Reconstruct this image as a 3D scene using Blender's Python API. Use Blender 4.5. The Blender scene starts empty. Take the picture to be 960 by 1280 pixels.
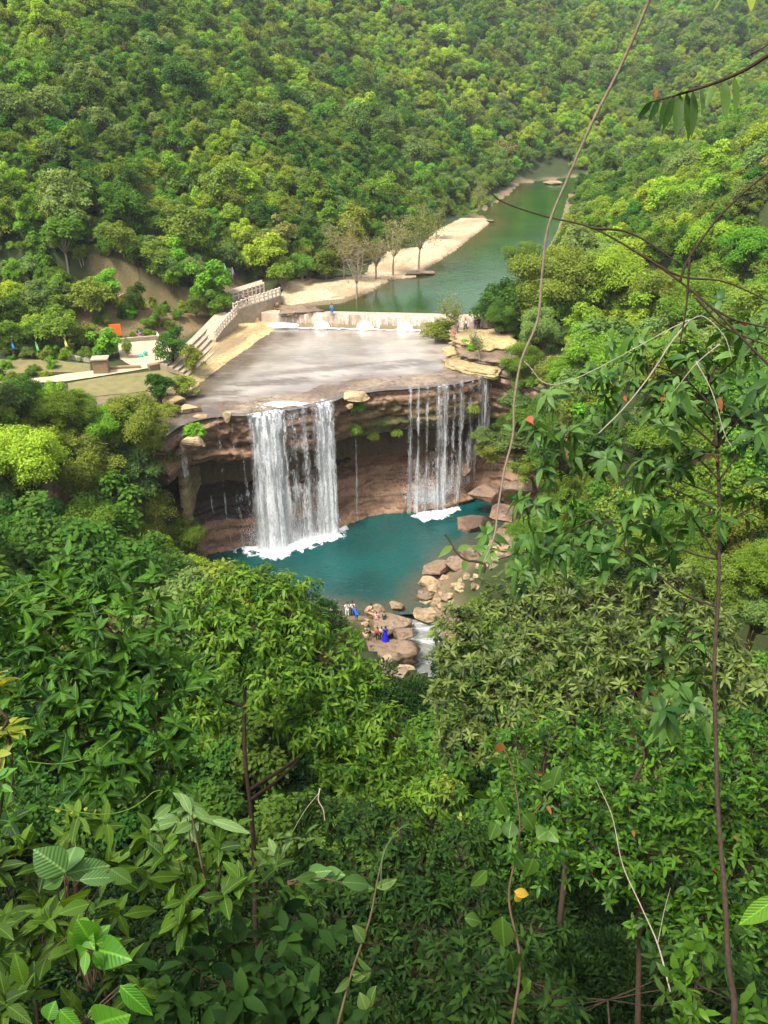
HAZE = .00017
import bpy, bmesh, math, random
import numpy as np
from mathutils import Vector, Matrix
from mathutils.geometry import delaunay_2d_cdt
random.seed(7)
RNG = np.random.default_rng(11)
sc = bpy.context.scene
COL = sc.collection
R = math.radians
PITCH = 29.0; FPX = 1005.0; CAMZ = 50.0
cp, sp = math.cos(R(PITCH)), math.sin(R(PITCH))
FW = np.array([0, cp, -sp]); UP = np.array([0, sp, cp]); RT = np.array([1., 0, 0]); CAM = np.array([0, 0, CAMZ])

def ray(px, py):
    return FW + RT * (px - 480) / FPX + UP * (640 - py) / FPX
def at_z(px, py, z):
    r = ray(px, py); return CAM + r * (z - CAMZ) / r[2]
def at_d(px, py, d):
    r = ray(px, py); return CAM + r / np.linalg.norm(r) * d
def project(P):
    q = np.asarray(P, float) - CAM
    dz = q @ FW
    return 480 + FPX * (q @ RT) / dz, 640 - FPX * (q @ UP) / dz, dz

# ---------- noise ----------
def _h(ix, iy, iz, s):
    h = (ix.astype(np.int64) * 374761393 + iy.astype(np.int64) * 668265263 + iz.astype(np.int64) * 2147483647 + s * 974634777) & 0xffffffff
    h = ((h ^ (h >> 13)) * 1274126177) & 0xffffffff
    h = ((h ^ (h >> 16)) * 2246822519) & 0xffffffff
    return ((h ^ (h >> 15)) & 0xffffff) / 16777215.0
def vn(p, s=0):
    f = np.floor(p); t = p - f; t = t * t * (3 - 2 * t)
    i = f.astype(np.int64); x, y, z = i[..., 0], i[..., 1], i[..., 2]
    o = 0
    for a in (0, 1):
        wa = t[..., 0] if a else 1 - t[..., 0]
        for b in (0, 1):
            wb = t[..., 1] if b else 1 - t[..., 1]
            for c in (0, 1):
                wc = t[..., 2] if c else 1 - t[..., 2]
                o = o + wa * wb * wc * _h(x + a, y + b, z + c, s)
    return o * 2 - 1
def fbm(p, s=0, o=4):
    v = 0; a = 1.0; n = 0
    p = np.asarray(p, float)
    for k in range(o):
        v = v + a * vn(p * (2.03 ** k), s + k * 17); n += a; a *= .5
    return v / n
def fbm2(x, y, sc_, s=0, o=4):
    return fbm(np.stack([x / sc_, y / sc_, np.zeros_like(x) + .37], -1), s, o)
def sstep(a, b, x):
    t = np.clip((x - a) / (b - a), 0, 1); return t * t * (3 - 2 * t)

# ---------- 2D polygon tools ----------
def dseg(x, y, pts, closed=False):
    best = np.full(np.shape(x), 1e9); side = np.zeros(np.shape(x))
    n = len(pts)
    for i in range(n if closed else n - 1):
        a = pts[i]; b = pts[(i + 1) % n]
        dx, dy = b[0] - a[0], b[1] - a[1]
        L = dx * dx + dy * dy + 1e-9
        t = np.clip(((x - a[0]) * dx + (y - a[1]) * dy) / L, 0, 1)
        qx, qy = x - a[0] - t * dx, y - a[1] - t * dy
        d = np.hypot(qx, qy)
        m = d < best - 1e-9
        best = np.where(m, d, best); side = np.where(m, np.sign(dx * qy - dy * qx), side)
    return best, side
def inside(x, y, pts):
    r = np.zeros(np.shape(x), bool); n = len(pts)
    for i in range(n):
        x1, y1 = pts[i][:2]; x2, y2 = pts[(i + 1) % n][:2]
        if y1 == y2: continue
        c = ((y1 > y) != (y2 > y)) & (x < (x2 - x1) * (y - y1) / (y2 - y1) + x1)
        r ^= c
    return r
def sd(x, y, pts):           # signed distance, negative inside
    d, _ = dseg(x, y, pts, True)
    return np.where(inside(x, y, pts), -d, d)
def zz(lst, z): return [tuple(at_z(a, b, z)[:2]) for a, b in lst]

WL, WU = 16.5, 18.3
LIPPX = [(205, 548), (222, 534), (240, 527), (262, 522), (290, 520), (310, 520), (350, 514), (385, 509), (415, 503), (430, 496), (450, 492), (480, 488), (520, 486), (560, 482), (590, 476), (614, 468)]
LIP = [(-31, 62), (-29.5, 70), (-27.5, 77)] + zz(LIPPX, WL) + [(16.5, 93.5), (18.6, 89), (19.6, 84), (20, 79)]
def smooth_path(P, n):
    P = np.array(P, float)
    d = np.r_[0, np.cumsum(np.linalg.norm(np.diff(P, axis=0), axis=1))]
    s = np.linspace(0, d[-1], n)
    Q = np.stack([np.interp(s, d, P[:, k]) for k in range(P.shape[1])], 1)
    for _ in range(6):
        Q[1:-1] = (Q[:-2] + 2 * Q[1:-1] + Q[2:]) / 4
    return Q, s
LIPS, LIPU = smooth_path(LIP, 420)
POOL = [(-25, 72), (-24, 80), (-22.5, 88), (-10, 94), (0, 97), (10, 99), (15, 95)] + zz([(622, 652), (600, 672), (568, 690), (548, 712), (528, 728), (512, 745), (505, 762), (490, 768), (460, 764), (440, 764), (415, 762), (380, 755), (340, 730), (290, 715)], 0)
UPOOL = [tuple(p) for p in LIPS[60:-60:12]] + zz([(590, 455), (560, 447), (556, 436), (560, 424), (612, 410)], WL) + [(15.5, 116), (-17.5, 118.5)] + zz([(345, 410), (322, 427), (290, 450), (262, 470), (245, 484), (228, 505)], WL)
RIVL = zz([(352, 389), (372, 387), (395, 383), (430, 380), (455, 370), (490, 352), (535, 336), (570, 312), (602, 288), (616, 277), (604, 268), (640, 243), (652, 230)], WU)
RIVR = zz([(606, 397), (640, 372), (668, 330), (692, 292), (702, 262), (708, 240)], WU)
RIVER = [(-18.5, 117), (-19, 121)] + RIVL + [(58, 278), (75, 292), (120, 312), (230, 318), (450, 318), (450, 296), (230, 294), (130, 288), (88, 272), (66, 256)] + RIVR[::-1] + [(17, 113)]
STREAM = [(1.5, 70), (3, 66), (4.2, 61), (5.5, 55), (9, 50), (14, 47), (22, 44), (40, 42), (80, 42)]
FOOTL = [(-500, 96), (-75, 99), (-52, 103), (-38, 106), (-27, 111), (-21, 122), (-22, 131)] + [(a - 9, b + 6) for a, b in RIVL[2:-2]] + [(38, 262), (52, 290), (75, 305), (120, 326), (230, 334), (600, 336)]
HILLL = FOOTL + [(600, 1200), (-800, 1200)]
FOOTR = [(600, 282), (230, 282), (135, 276), (93, 262), (72, 250)] + [(a + 4, b) for a, b in RIVR[::-1]] + [(23, 112), (25, 104), (25, 96), (26, 86), (30, 74)]
HILLR = FOOTR + [(60, 30), (600, 30)]

def height(x, y, noise=True):
    x = np.asarray(x, float); y = np.asarray(y, float)
    base = 17.35 + 1.25 * sstep(113, 118, y) + .02 * np.clip(-x - 22, 0, 60)
    n1 = fbm2(x, y, 38, 3); n2 = fbm2(x, y, 9, 5)
    dl, _ = dseg(x, y, FOOTL); il = inside(x, y, HILLL)
    dl = np.where(il, dl, 0)
    gl = 0.50 * dl - .00012 * dl * dl
    far = sstep(20, 110, x) * sstep(230, 300, y)
    gl = gl * (1 - .26 * far)
    gl = np.where(gl > 60, 60 + (gl - 60) * .16, gl)
    dr, _ = dseg(x, y, FOOTR); ir = inside(x, y, HILLR)
    dr = np.where(ir, dr, 0)
    gr = .47 * dr
    gr = np.where(gr > 70, 70 + (gr - 70) * .3, gr)
    damp = np.clip((dl + dr) / 30, 0, 1)
    zu = base + gl + gr + damp * (n1 * 7 + n2 * 1.8) + .12 * n2
    # river channels
    du = sd(x, y, UPOOL); dv = sd(x, y, RIVER)
    zu = np.where(y < 117.2, np.where(du < 0, 15.7, np.minimum(zu, 16.35 + np.clip(du, 0, 50) * .22 + .25 * np.clip(n2, -.3, 1))), zu)
    zu = np.where(dv < 0, 17.0, np.minimum(zu, 17.9 + np.clip(dv, 0, 1e3) * .3 + .9 * sstep(0, 1.5, dv)+ np.clip(dv - 12, 0, 1e3) * .3))
    zu = zu + np.clip(76 - y, 0, 200) * .9
    # gorge
    d = sd(x, y, POOL)
    near = np.interp(d, [-12, -2, 0, 2, 30, 48, 56, 61, 64, 66, 67.3, 68.3, 75, 300], [-6, -1.5, -.35, .35, 10, 16, 19, 23, 28, 34, 44, 48.3, 49.5, 70])
    side = np.interp(d, [-12, -2, 0, 2, 60, 300], [-6, -1.5, -.35, .35, 36, 150])
    left = np.interp(d, [-12, -2, 0, 1, 7, 22, 300], [-6, -1.5, -.35, 1.5, 13, 26, 220])
    wn = sstep(48, 26, y)
    wl = sstep(-20, -30, x) * sstep(55, 70, y)
    zg = near * wn + side * (1 - wn)
    zg = zg * (1 - wl) + left * wl
    zg = zg + np.clip(d / 10, 0, 1) * (n2 * 1.0 + n1 * 1.5) * sstep(6, 10, y)
    ds, _ = dseg(x, y, STREAM)
    zg = np.where(ds < 9, np.minimum(zg, -1.1 - np.clip((70 - y) * .05, 0, 1.2) + np.clip(ds - 1.8, 0, 50) * .75 + .3 * n2), zg)
    # behind the lip
    dL, sL = dseg(x, y, LIPS[::8].tolist())
    back = np.where(sL > 0, dL, -dL)
    back = np.where((y > 82) & (x > -60) & (x < 60), back, back)
    zg = zg + 60 * sstep(6.5, 8.2, back) * sstep(63, 73, y)
    z = np.minimum(zg, zu)
    k = 1.5
    return z
def surf(x, y):
    z = height(x, y); d, sg = dseg(np.asarray(x, float), np.asarray(y, float), LIPS[::6].tolist())
    return np.where((sg > 0) & (d < 9.5) & (y > 60), np.maximum(z, 16.4), z)
def hz(x, y): return float(height(np.array([x], float), np.array([y], float))[0])
def ground_at(px, py, t0=20, t1=420, dz=0.0):
    r = ray(px, py); t = np.linspace(t0, t1, 1600)
    P = CAM + t[:, None] * r
    h = height(P[:, 0], P[:, 1]) + dz
    m = np.nonzero(P[:, 2] < h)[0]
    i = m[0] if len(m) else -1
    return np.array([P[i, 0], P[i, 1], h[i]])

# ---------- materials ----------
def mat(name):
    m = bpy.data.materials.new(name); m.use_nodes = True
    nt = m.node_tree; nt.nodes.clear()
    out = nt.nodes.new('ShaderNodeOutputMaterial')
    return m, nt, out
def N(nt, t, **kw):
    n = nt.nodes.new(t)
    for k, v in kw.items():
        if k.startswith('_'): setattr(n, k[1:], v)
        else: n.inputs[k.replace('__', ' ')].default_value = v
    return n
def ramp(nt, stops, fac=None, interp='LINEAR'):
    n = nt.nodes.new('ShaderNodeValToRGB'); cr = n.color_ramp; cr.interpolation = interp
    while len(cr.elements) < len(stops): cr.elements.new(.5)
    for e, (p, c) in zip(cr.elements, stops):
        e.position = p; e.color = (*c, 1) if len(c) == 3 else c
    if fac is not None: nt.links.new(fac, n.inputs[0])
    return n
def mixc(nt, a, b, fac, mode='MIX'):
    n = nt.nodes.new('ShaderNodeMix'); n.data_type = 'RGBA'; n.blend_type = mode
    for s, v in ((n.inputs[0], fac), (n.inputs[6], a), (n.inputs[7], b)):
        if hasattr(v, 'links') or isinstance(v, bpy.types.NodeSocket): nt.links.new(v, s)
        else: s.default_value = v if not isinstance(v, tuple) else (*v, 1)
    return n.outputs[2]
def noise(nt, scale, detail=4, vec=None, rough=.55, out='Fac'):
    n = nt.nodes.new('ShaderNodeTexNoise'); n.inputs['Scale'].default_value = scale
    n.inputs['Detail'].default_value = detail; n.inputs['Roughness'].default_value = rough
    if vec is not None: nt.links.new(vec, n.inputs['Vector'])
    return n.outputs[out]
def mapv(nt, src, scale=(1, 1, 1)):
    n = nt.nodes.new('ShaderNodeMapping'); n.inputs['Scale'].default_value = scale
    nt.links.new(src, n.inputs['Vector']); return n.outputs[0]
def math_(nt, op, a, b=0.0, c=0.0, clamp=False):
    n = nt.nodes.new('ShaderNodeMath'); n.operation = op; n.use_clamp = clamp
    for s, v in zip(n.inputs, (a, b, c)):
        if isinstance(v, bpy.types.NodeSocket): nt.links.new(v, s)
        else: s.default_value = v
    return n.outputs[0]
def attr(nt, name, out='Fac'):
    n = nt.nodes.new('ShaderNodeAttribute'); n.attribute_name = name; return n.outputs[out]
def pbsdf(nt, out, col, rough=.8, spec=.3, bump=None, bs=.3, bd=.1):
    p = nt.nodes.new('ShaderNodeBsdfPrincipled')
    if isinstance(col, bpy.types.NodeSocket): nt.links.new(col, p.inputs['Base Color'])
    else: p.inputs['Base Color'].default_value = (*col, 1)
    if isinstance(rough, bpy.types.NodeSocket): nt.links.new(rough, p.inputs['Roughness'])
    else: p.inputs['Roughness'].default_value = rough
    p.inputs['Specular IOR Level'].default_value = spec
    if bump is not None:
        b = N(nt, 'ShaderNodeBump', Strength=bs, Distance=bd); nt.links.new(bump, b.inputs['Height'])
        nt.links.new(b.outputs[0], p.inputs['Normal'])
    nt.links.new(p.outputs[0], out.inputs[0]); return p
def simple(name, col, rough=.7, spec=.3, var=.25, scale=3.0):
    m, nt, out = mat(name)
    tc = N(nt, 'ShaderNodeTexCoord').outputs['Object']
    n = noise(nt, scale, 5, tc)
    c = mixc(nt, tuple(v * (1 - var) for v in col), tuple(min(1, v * (1 + var)) for v in col), n)
    pbsdf(nt, out, c, rough, spec, n, .25, .03); return m

OVAR = [.5]
def leafmat(name, dark, light, trans=.38, rough=.65, spec=.06, hue=.02, veins=False, odd=None):
    """leaf colour varies leaf by leaf (rnd) and plant by plant"""
    m, nt, out = mat(name)
    rnd = attr(nt, 'rnd')
    oi = N(nt, 'ShaderNodeObjectInfo').outputs['Random']
    c = mixc(nt, dark, light, rnd)
    hs = N(nt, 'ShaderNodeHueSaturation')
    h = math_(nt, 'MULTIPLY_ADD', oi, hue * 2, .5 - hue); nt.links.new(h, hs.inputs['Hue'])
    o2 = math_(nt, 'FRACT', math_(nt, 'MULTIPLY', oi, 7.31))
    v = math_(nt, 'MULTIPLY_ADD', o2, OVAR[0], 1.0 - OVAR[0] * .48); nt.links.new(v, hs.inputs['Value'])
    nt.links.new(c, hs.inputs['Color']); c = hs.outputs[0]
    if odd:
        o = math_(nt, 'GREATER_THAN', rnd, .985); c = mixc(nt, c, odd, o)
    if veins:
        uv = N(nt, 'ShaderNodeUVMap').outputs[0]
        s = N(nt, 'ShaderNodeSeparateXYZ'); nt.links.new(uv, s.inputs[0])
        a = math_(nt, 'ABSOLUTE', math_(nt, 'SUBTRACT', s.outputs[0], .5))
        mid = math_(nt, 'LESS_THAN', a, .035)
        sv = math_(nt, 'SINE', math_(nt, 'MULTIPLY', math_(nt, 'SUBTRACT', s.outputs[1], math_(nt, 'MULTIPLY', a, .55)), 44))
        sv = math_(nt, 'GREATER_THAN', sv, .9)
        f = math_(nt, 'MULTIPLY', math_(nt, 'MAXIMUM', mid, math_(nt, 'MULTIPLY', sv, .16)), .4)
        c = mixc(nt, c, tuple(min(1, q * 2.2 + .02) for q in light), f)
        bump = math_(nt, 'SINE', math_(nt, 'MULTIPLY', math_(nt, 'SUBTRACT', s.outputs[1], math_(nt, 'MULTIPLY', a, .55)), 62))
    p = pbsdf(nt, out, c, rough, spec, bump if veins else None, .35, .004)
    t = N(nt, 'ShaderNodeBsdfTranslucent')
    tcx = mixc(nt, c, (1.5, 1.35, .5), 1.0, 'MULTIPLY'); nt.links.new(tcx, t.inputs[0])
    mx = N(nt, 'ShaderNodeMixShader', Fac=trans)
    nt.links.new(p.outputs[0], mx.inputs[1]); nt.links.new(t.outputs[0], mx.inputs[2])
    nt.links.new(mx.outputs[0], out.inputs[0]); return m

def rockmat(name, c1, c2, c3, strata=1.0, rough=.8, scale=1.0, moss=0.0, wet=False):
    m, nt, out = mat(name)
    g = N(nt, 'ShaderNodeNewGeometry').outputs['Position']
    n1 = noise(nt, .35 * scale, 6, g); n2 = noise(nt, 2.2 * scale, 6, g, .65)
    ns = noise(nt, 1.0, 5, mapv(nt, g, (.10 * scale, .10 * scale, 2.6 * strata)))
    c = mixc(nt, c1, c2, ramp(nt, [(.35, (0, 0, 0)), (.65, (1, 1, 1))], n1).outputs[0])
    c = mixc(nt, c, c3, ramp(nt, [(.48, (0, 0, 0)), (.62, (1, 1, 1))], ns).outputs[0])
    c = mixc(nt, c, tuple(v * .45 for v in c1), ramp(nt, [(.32, (1, 1, 1)), (.5, (0, 0, 0))], n2).outputs[0])
    if moss:
        nm = noise(nt, .5, 4, g)
        gz = N(nt, 'ShaderNodeNewGeometry')
        sz = N(nt, 'ShaderNodeSeparateXYZ'); nt.links.new(gz.outputs['Position'], sz.inputs[0])
        zf = ramp(nt, [(.0, (0, 0, 0)), (.45, (1, 1, 1)), (.6, (1, 1, 1)), (1, (0, 0, 0))], math_(nt, 'DIVIDE', math_(nt, 'SUBTRACT', sz.outputs[2], 8.0), 7.5)).outputs[0]
        xf = ramp(nt, [(.30, (0, 0, 0)), (.42, (1, 1, 1)), (.62, (1, 1, 1)), (.75, (.5, .5, .5)), (1, (.5, .5, .5))], math_(nt, 'DIVIDE', math_(nt, 'ADD', sz.outputs[0], 14.0), 28.0)).outputs[0]
        f = math_(nt, 'MULTIPLY', math_(nt, 'MULTIPLY', zf, xf), ramp(nt, [(.38, (0, 0, 0)), (.55, (1, 1, 1))], nm).outputs[0])
        c = mixc(nt, c, (.07, .10, .012), math_(nt, 'MULTIPLY', f, moss))
    r = ramp(nt, [(.4, (.22,) * 3), (.6, (.75,) * 3)], n1).outputs[0] if wet else rough
    hgt = math_(nt, 'ADD', math_(nt, 'MULTIPLY', ns, 1.0), math_(nt, 'MULTIPLY', n2, .6))
    pbsdf(nt, out, c, r, .4, hgt, .9, .35); return m

# ---------- objects ----------
def tag(o, label=None, cat=None, group=None, kind=None):
    if label: o['label'] = label
    if cat: o['category'] = cat
    if group: o['group'] = group
    if kind: o['kind'] = kind
    return o
def mkmesh(name, V, F, mats=None, smooth=True, rnd=None, uv=None, fm=None):
    """V (n,3); F list of faces or list of (k,m) int arrays"""
    me = bpy.data.meshes.new(name)
    V = np.asarray(V, np.float32).reshape(-1, 3)
    if isinstance(F, np.ndarray): F = [F]
    if len(F) and not isinstance(F[0], np.ndarray):
        by = {}
        for f in F: by.setdefault(len(f), []).append(f)
        F = [np.array(v, np.int32) for v in by.values()]
    F = [f for f in F if len(f)]
    nl = sum(f.size for f in F); nf = sum(len(f) for f in F)
    me.vertices.add(len(V)); me.vertices.foreach_set('co', V.ravel())
    me.loops.add(nl); me.polygons.add(nf)
    li = np.concatenate([f.ravel() for f in F]).astype(np.int32)
    tot = np.concatenate([np.full(len(f), f.shape[1], np.int32) for f in F])
    st = np.r_[0, np.cumsum(tot)[:-1]].astype(np.int32)
    me.loops.foreach_set('vertex_index', li)
    me.polygons.foreach_set('loop_start', st)
    me.polygons.foreach_set('loop_total', tot)
    me.polygons.foreach_set('use_smooth', np.full(nf, smooth))
    if mats is not None:
        for m in (mats if isinstance(mats, (list, tuple)) else [mats]): me.materials.append(m)
    if fm is not None: me.polygons.foreach_set('material_index', np.asarray(fm, np.int32))
    if rnd is not None:
        a = me.attributes.new('rnd', 'FLOAT', 'POINT'); a.data.foreach_set('value', np.asarray(rnd, np.float32))
    if uv is not None:
        u = me.uv_layers.new(name='UVMap'); u.data.foreach_set('uv', np.asarray(uv, np.float32)[li].ravel())
    me.update(calc_edges=True); return me
def obj(name, me, parent=None, loc=None, rot=None, scale=None):
    o = bpy.data.objects.new(name, me); COL.objects.link(o)
    if parent is not None: o.parent = parent
    if loc is not None: o.location = tuple(float(v) for v in loc)
    if rot is not None: o.rotation_euler = rot
    if scale is not None: o.scale = scale if hasattr(scale, '__len__') else (scale,) * 3
    return o
def empty(name, loc, rz=0):
    o = bpy.data.objects.new(name, None); COL.objects.link(o); o.empty_display_size = .3
    o.location = tuple(float(v) for v in loc); o.rotation_euler = (0, 0, rz); return o
class MB:
    def __init__(s): s.V = []; s.F = []; s.n = 0; s.fm = []
    def add(s, V, F, m=0):
        s.V.append(np.asarray(V, float).reshape(-1, 3)); s.F += [tuple(i + s.n for i in f) for f in F]; s.n += len(s.V[-1]); s.fm += [m] * len(F)
    def box(s, c, d, rz=0, m=0, taper=1.0, bev=0.0):
        hx, hy, hz_ = d[0] / 2, d[1] / 2, d[2] / 2
        V = np.array([(-hx, -hy, -hz_), (hx, -hy, -hz_), (hx, hy, -hz_), (-hx, hy, -hz_), (-hx * taper, -hy * taper, hz_), (hx * taper, -hy * taper, hz_), (hx * taper, hy * taper, hz_), (-hx * taper, hy * taper, hz_)])
        c_, s_ = math.cos(rz), math.sin(rz)
        V = np.stack([V[:, 0] * c_ - V[:, 1] * s_, V[:, 0] * s_ + V[:, 1] * c_, V[:, 2]], 1) + np.array(c)
        s.add(V, [(0, 3, 2, 1), (4, 5, 6, 7), (0, 1, 5, 4), (1, 2, 6, 5), (2, 3, 7, 6), (3, 0, 4, 7)], m)
    def tube(s, P, r, k=6, cap=True, m=0):
        P = np.asarray(P, float); n = len(P)
        r = np.broadcast_to(np.asarray(r, float), (n,))
        T = np.gradient(P, axis=0); T /= np.linalg.norm(T, axis=1)[:, None] + 1e-9
        ref = np.array([0, 0, 1.]) if abs(T[0][2]) < .8 else np.array([1., 0, 0])
        A = np.cross(T, ref); A /= np.linalg.norm(A, axis=1)[:, None] + 1e-9
        B = np.cross(T, A)
        th = np.linspace(0, 2 * np.pi, k, endpoint=False)
        V = P[:, None] + r[:, None, None] * (A[:, None] * np.cos(th)[None, :, None] + B[:, None] * np.sin(th)[None, :, None])
        F = [(i * k + j, i * k + (j + 1) % k, (i + 1) * k + (j + 1) % k, (i + 1) * k + j) for i in range(n - 1) for j in range(k)]
        if cap: F += [tuple(range(k))[::-1], tuple((n - 1) * k + j for j in range(k))]
        s.add(V.reshape(-1, 3), F, m)
    def mesh(s, name, mats, smooth=True):
        by = {}
        for f, m in zip(s.F, s.fm): by.setdefault(len(f), ([], []))[0].append(f); by[len(f)][1].append(m)
        return mkmesh(name, np.concatenate(s.V), [np.array(v[0], np.int32) for v in by.values()], mats, smooth, fm=np.concatenate([np.array(v[1]) for v in by.values()]))
def bez(P, n=12):
    """Catmull-Rom through points"""
    P = np.array(P, float)
    if len(P) < 3:
        t = np.linspace(0, 1, n)[:, None]; return P[0] * (1 - t) + P[-1] * t
    Q = np.vstack([2 * P[0] - P[1], P, 2 * P[-1] - P[-2]]); out = []
    for i in range(1, len(Q) - 2):
        t = np.linspace(0, 1, n, endpoint=False)[:, None]
        a, b, c, d = Q[i - 1], Q[i], Q[i + 1], Q[i + 2]
        out.append(.5 * (2 * b + (c - a) * t + (2 * a - 5 * b + 4 * c - d) * t ** 2 + (3 * b - a - 3 * c + d) * t ** 3))
    out.append(P[-1:]); return np.concatenate(out)
def nrmz(v): return v / (np.linalg.norm(v, axis=-1, keepdims=True) + 1e-9)

def leaves(name, pos, axis, nrm, L, W, material, lod=1, droop=.15, rnd=None, fold=.12):
    n = len(pos); axis = nrmz(axis)
    nrm = nrm - axis * np.sum(nrm * axis, 1)[:, None]; nrm = nrmz(nrm)
    sidev = np.cross(axis, nrm)
    L = np.broadcast_to(L, (n,))[:, None]; W = np.broadcast_to(W, (n,))[:, None]
    if rnd is None: rnd = RNG.random(n)
    dn = -nrm
    if lod == 0:
        V = np.stack([pos, pos + axis * L * .45 + sidev * W * .5, pos + axis * L + dn * L * droop, pos + axis * L * .45 - sidev * W * .5], 1)
        F = [(np.arange(n)[:, None] * 4 + np.array([0, 1, 2, 3])).astype(np.int32)]
        k = 4; uv = np.tile(np.array([(.5, 0), (1, .45), (.5, 1), (0, .45)]), (n, 1))
    else:
        g = np.array([0, 0, -1.0])
        if lod == 1: ts = [0, .33, .68, 1.0]; ws = [0, .5, .40, 0]
        else: ts = [0, .12, .28, .45, .62, .8, .92, 1.0]; ws = [.03, .27, .45, .5, .44, .27, .12, 0]
        rows = []; uvs = []
        bend = droop
        for t, w in zip(ts, ws):
            c = pos + axis * L * (t - .12 * bend * t * t) + (dn * .5 + g * .5) * L * bend * t * t
            up = nrm * W * fold * (w * 2)
            if t == 0 and lod == 1 or t == 1.0:
                rows.append([c]); uvs.append([(.5, t)])
            else:
                rows.append([c + sidev * W * w + up, c, c - sidev * W * w + up]); uvs.append([(.5 + w, t), (.5, t), (.5 - w, t)])
        V = np.stack([p for r_ in rows for p in r_], 1); k = V.shape[1]
        uv = np.tile(np.array([p for r_ in uvs for p in r_]), (n, 1))
        tri, quad = [], []
        off = 0; offs = []
        for r_ in rows: offs.append(off); off += len(r_)
        for i in range(len(rows) - 1):
            a, b = offs[i], offs[i + 1]; la, lb = len(rows[i]), len(rows[i + 1])
            if la == 1: tri += [(a, b, b + 1), (a, b + 1, b + 2)]
            elif lb == 1: tri += [(a, b, a + 1), (a + 1, b, a + 2)]
            else: quad += [(a, b, b + 1, a + 1), (a + 1, b + 1, b + 2, a + 2)]
        base = (np.arange(n) * k)[:, None, None]
        F = []
        if tri: F.append((base + np.array(tri)[None]).reshape(-1, 3).astype(np.int32))
        if quad: F.append((base + np.array(quad)[None]).reshape(-1, 4).astype(np.int32))
    return mkmesh(name, V.reshape(-1, 3), F, material, True, np.repeat(rnd, k), uv)
# ================= palette =================
LM = {
 'yellow': leafmat('leaf_yellow_green', (0.136, 0.231, 0.016), (0.334, 0.448, 0.043)),
 'bright': leafmat('leaf_bright_green', (0.086, 0.204, 0.016), (0.197, 0.380, 0.033)),
 'mid': leafmat('leaf_mid_green', (0.067, 0.149, 0.015), (0.172, 0.285, 0.033)),
 'dark': leafmat('leaf_dark_green', (0.037, 0.092, 0.014), (0.099, 0.183, 0.024)),
 'olive': leafmat('leaf_olive', (0.099, 0.149, 0.020), (0.234, 0.298, 0.043)),
 'grey': leafmat('leaf_grey_green', (0.093, 0.149, 0.039), (0.197, 0.285, 0.071)),
 'brown': leafmat('leaf_brownish', (0.148, 0.149, 0.043), (0.272, 0.258, 0.088)),
 'deep': leafmat('leaf_deep_green', (0.027, 0.088, 0.014), (0.074, 0.190, 0.022)),
}
BARK = simple('bark_brown', (.10, .065, .04), .9, .1, .5, 8)
BARKD = simple('bark_dark', (.045, .03, .02), .9, .1, .5, 12)
BARKP = simple('bark_pale', (.30, .25, .19), .9, .1, .4, 8)

def rdir(n, rng):
    v = rng.normal(size=(n, 3)); return nrmz(v)
def crown_mesh(name, seed, Rr, Hc, z0, nl, nleaf, ls, material, lobe=.42, flat=.75, spread=.18):
    """crown of leaf faces on overlapping lobes; base of plant at origin"""
    rng = np.random.default_rng(seed)
    lob = []
    for i in range(nl):
        d = rdir(1, rng)[0]; rr = rng.random() ** .45
        c = np.array([d[0] * Rr * .8 * rr, d[1] * Rr * .8 * rr, z0 + Hc * (.5 + .44 * d[2] * rr)])
        lob.append((c, Rr * lobe * rng.uniform(.65, 1.15)))
    C = np.array([l[0] for l in lob]); S = np.array([l[1] for l in lob])
    m = int(nleaf * 1.9)
    idx = rng.choice(nl, m, p=S ** 2 / np.sum(S ** 2))
    d = rdir(m, rng); d[:, 2] = np.where(d[:, 2] < -.35, -d[:, 2], d[:, 2])
    rad = S[idx] * (1 - spread + spread * 1.6 * rng.random(m) + .16 * fbm(d * 2.3 + idx[:, None] * 3.1, seed, 2))
    P = C[idx] + d * rad[:, None] * np.array([1, 1, flat])
    depth = np.min(np.stack([np.linalg.norm((P - C[k]) / np.array([1, 1, flat]), axis=1) / S[k] for k in range(nl)], 1), 1)
    keep = np.nonzero(depth > .60)[0][:nleaf]
    P, d = P[keep], d[keep]; n = len(P)
    nrm = nrmz(d * .75 + np.array([0, 0, .55]) + rdir(n, rng) * .55)
    ax = nrmz(np.cross(nrm, rdir(n, rng)) + d * .35 + np.array([0, 0, -.15]))
    sz = ls * rng.uniform(.6, 1.35, n)
    rnd = np.clip(.5 + .38 * fbm(P * (1.6 / Rr * 2), seed + 5, 2) * 1.4 + rng.normal(size=n) * .22, 0, 1)
    me = leaves(name, P, ax, nrm, sz, sz * .62, material, lod=0, droop=.12, rnd=rnd)
    return me, lob
def wood_mesh(name, lob, z0, r0, material, seed=0, k=6, base=(0, 0, -1.0)):
    rng = np.random.default_rng(seed); mb = MB()
    fork = np.array([rng.normal() * .15, rng.normal() * .15, z0 * .8])
    mb.tube(bez([base, fork * .5 + rng.normal(size=3) * .1, fork], 5), np.linspace(r0, r0 * .7, 11), k)
    for c, s in lob:
        mid = (fork + c) / 2 + rng.normal(size=3) * s * .2 - np.array([0, 0, s * .2])
        mb.tube(bez([fork, mid, c + np.array([0, 0, s * .5])], 4), np.linspace(r0 * .45, r0 * .08, 9), 4)
    return mb.mesh(name, material)

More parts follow.
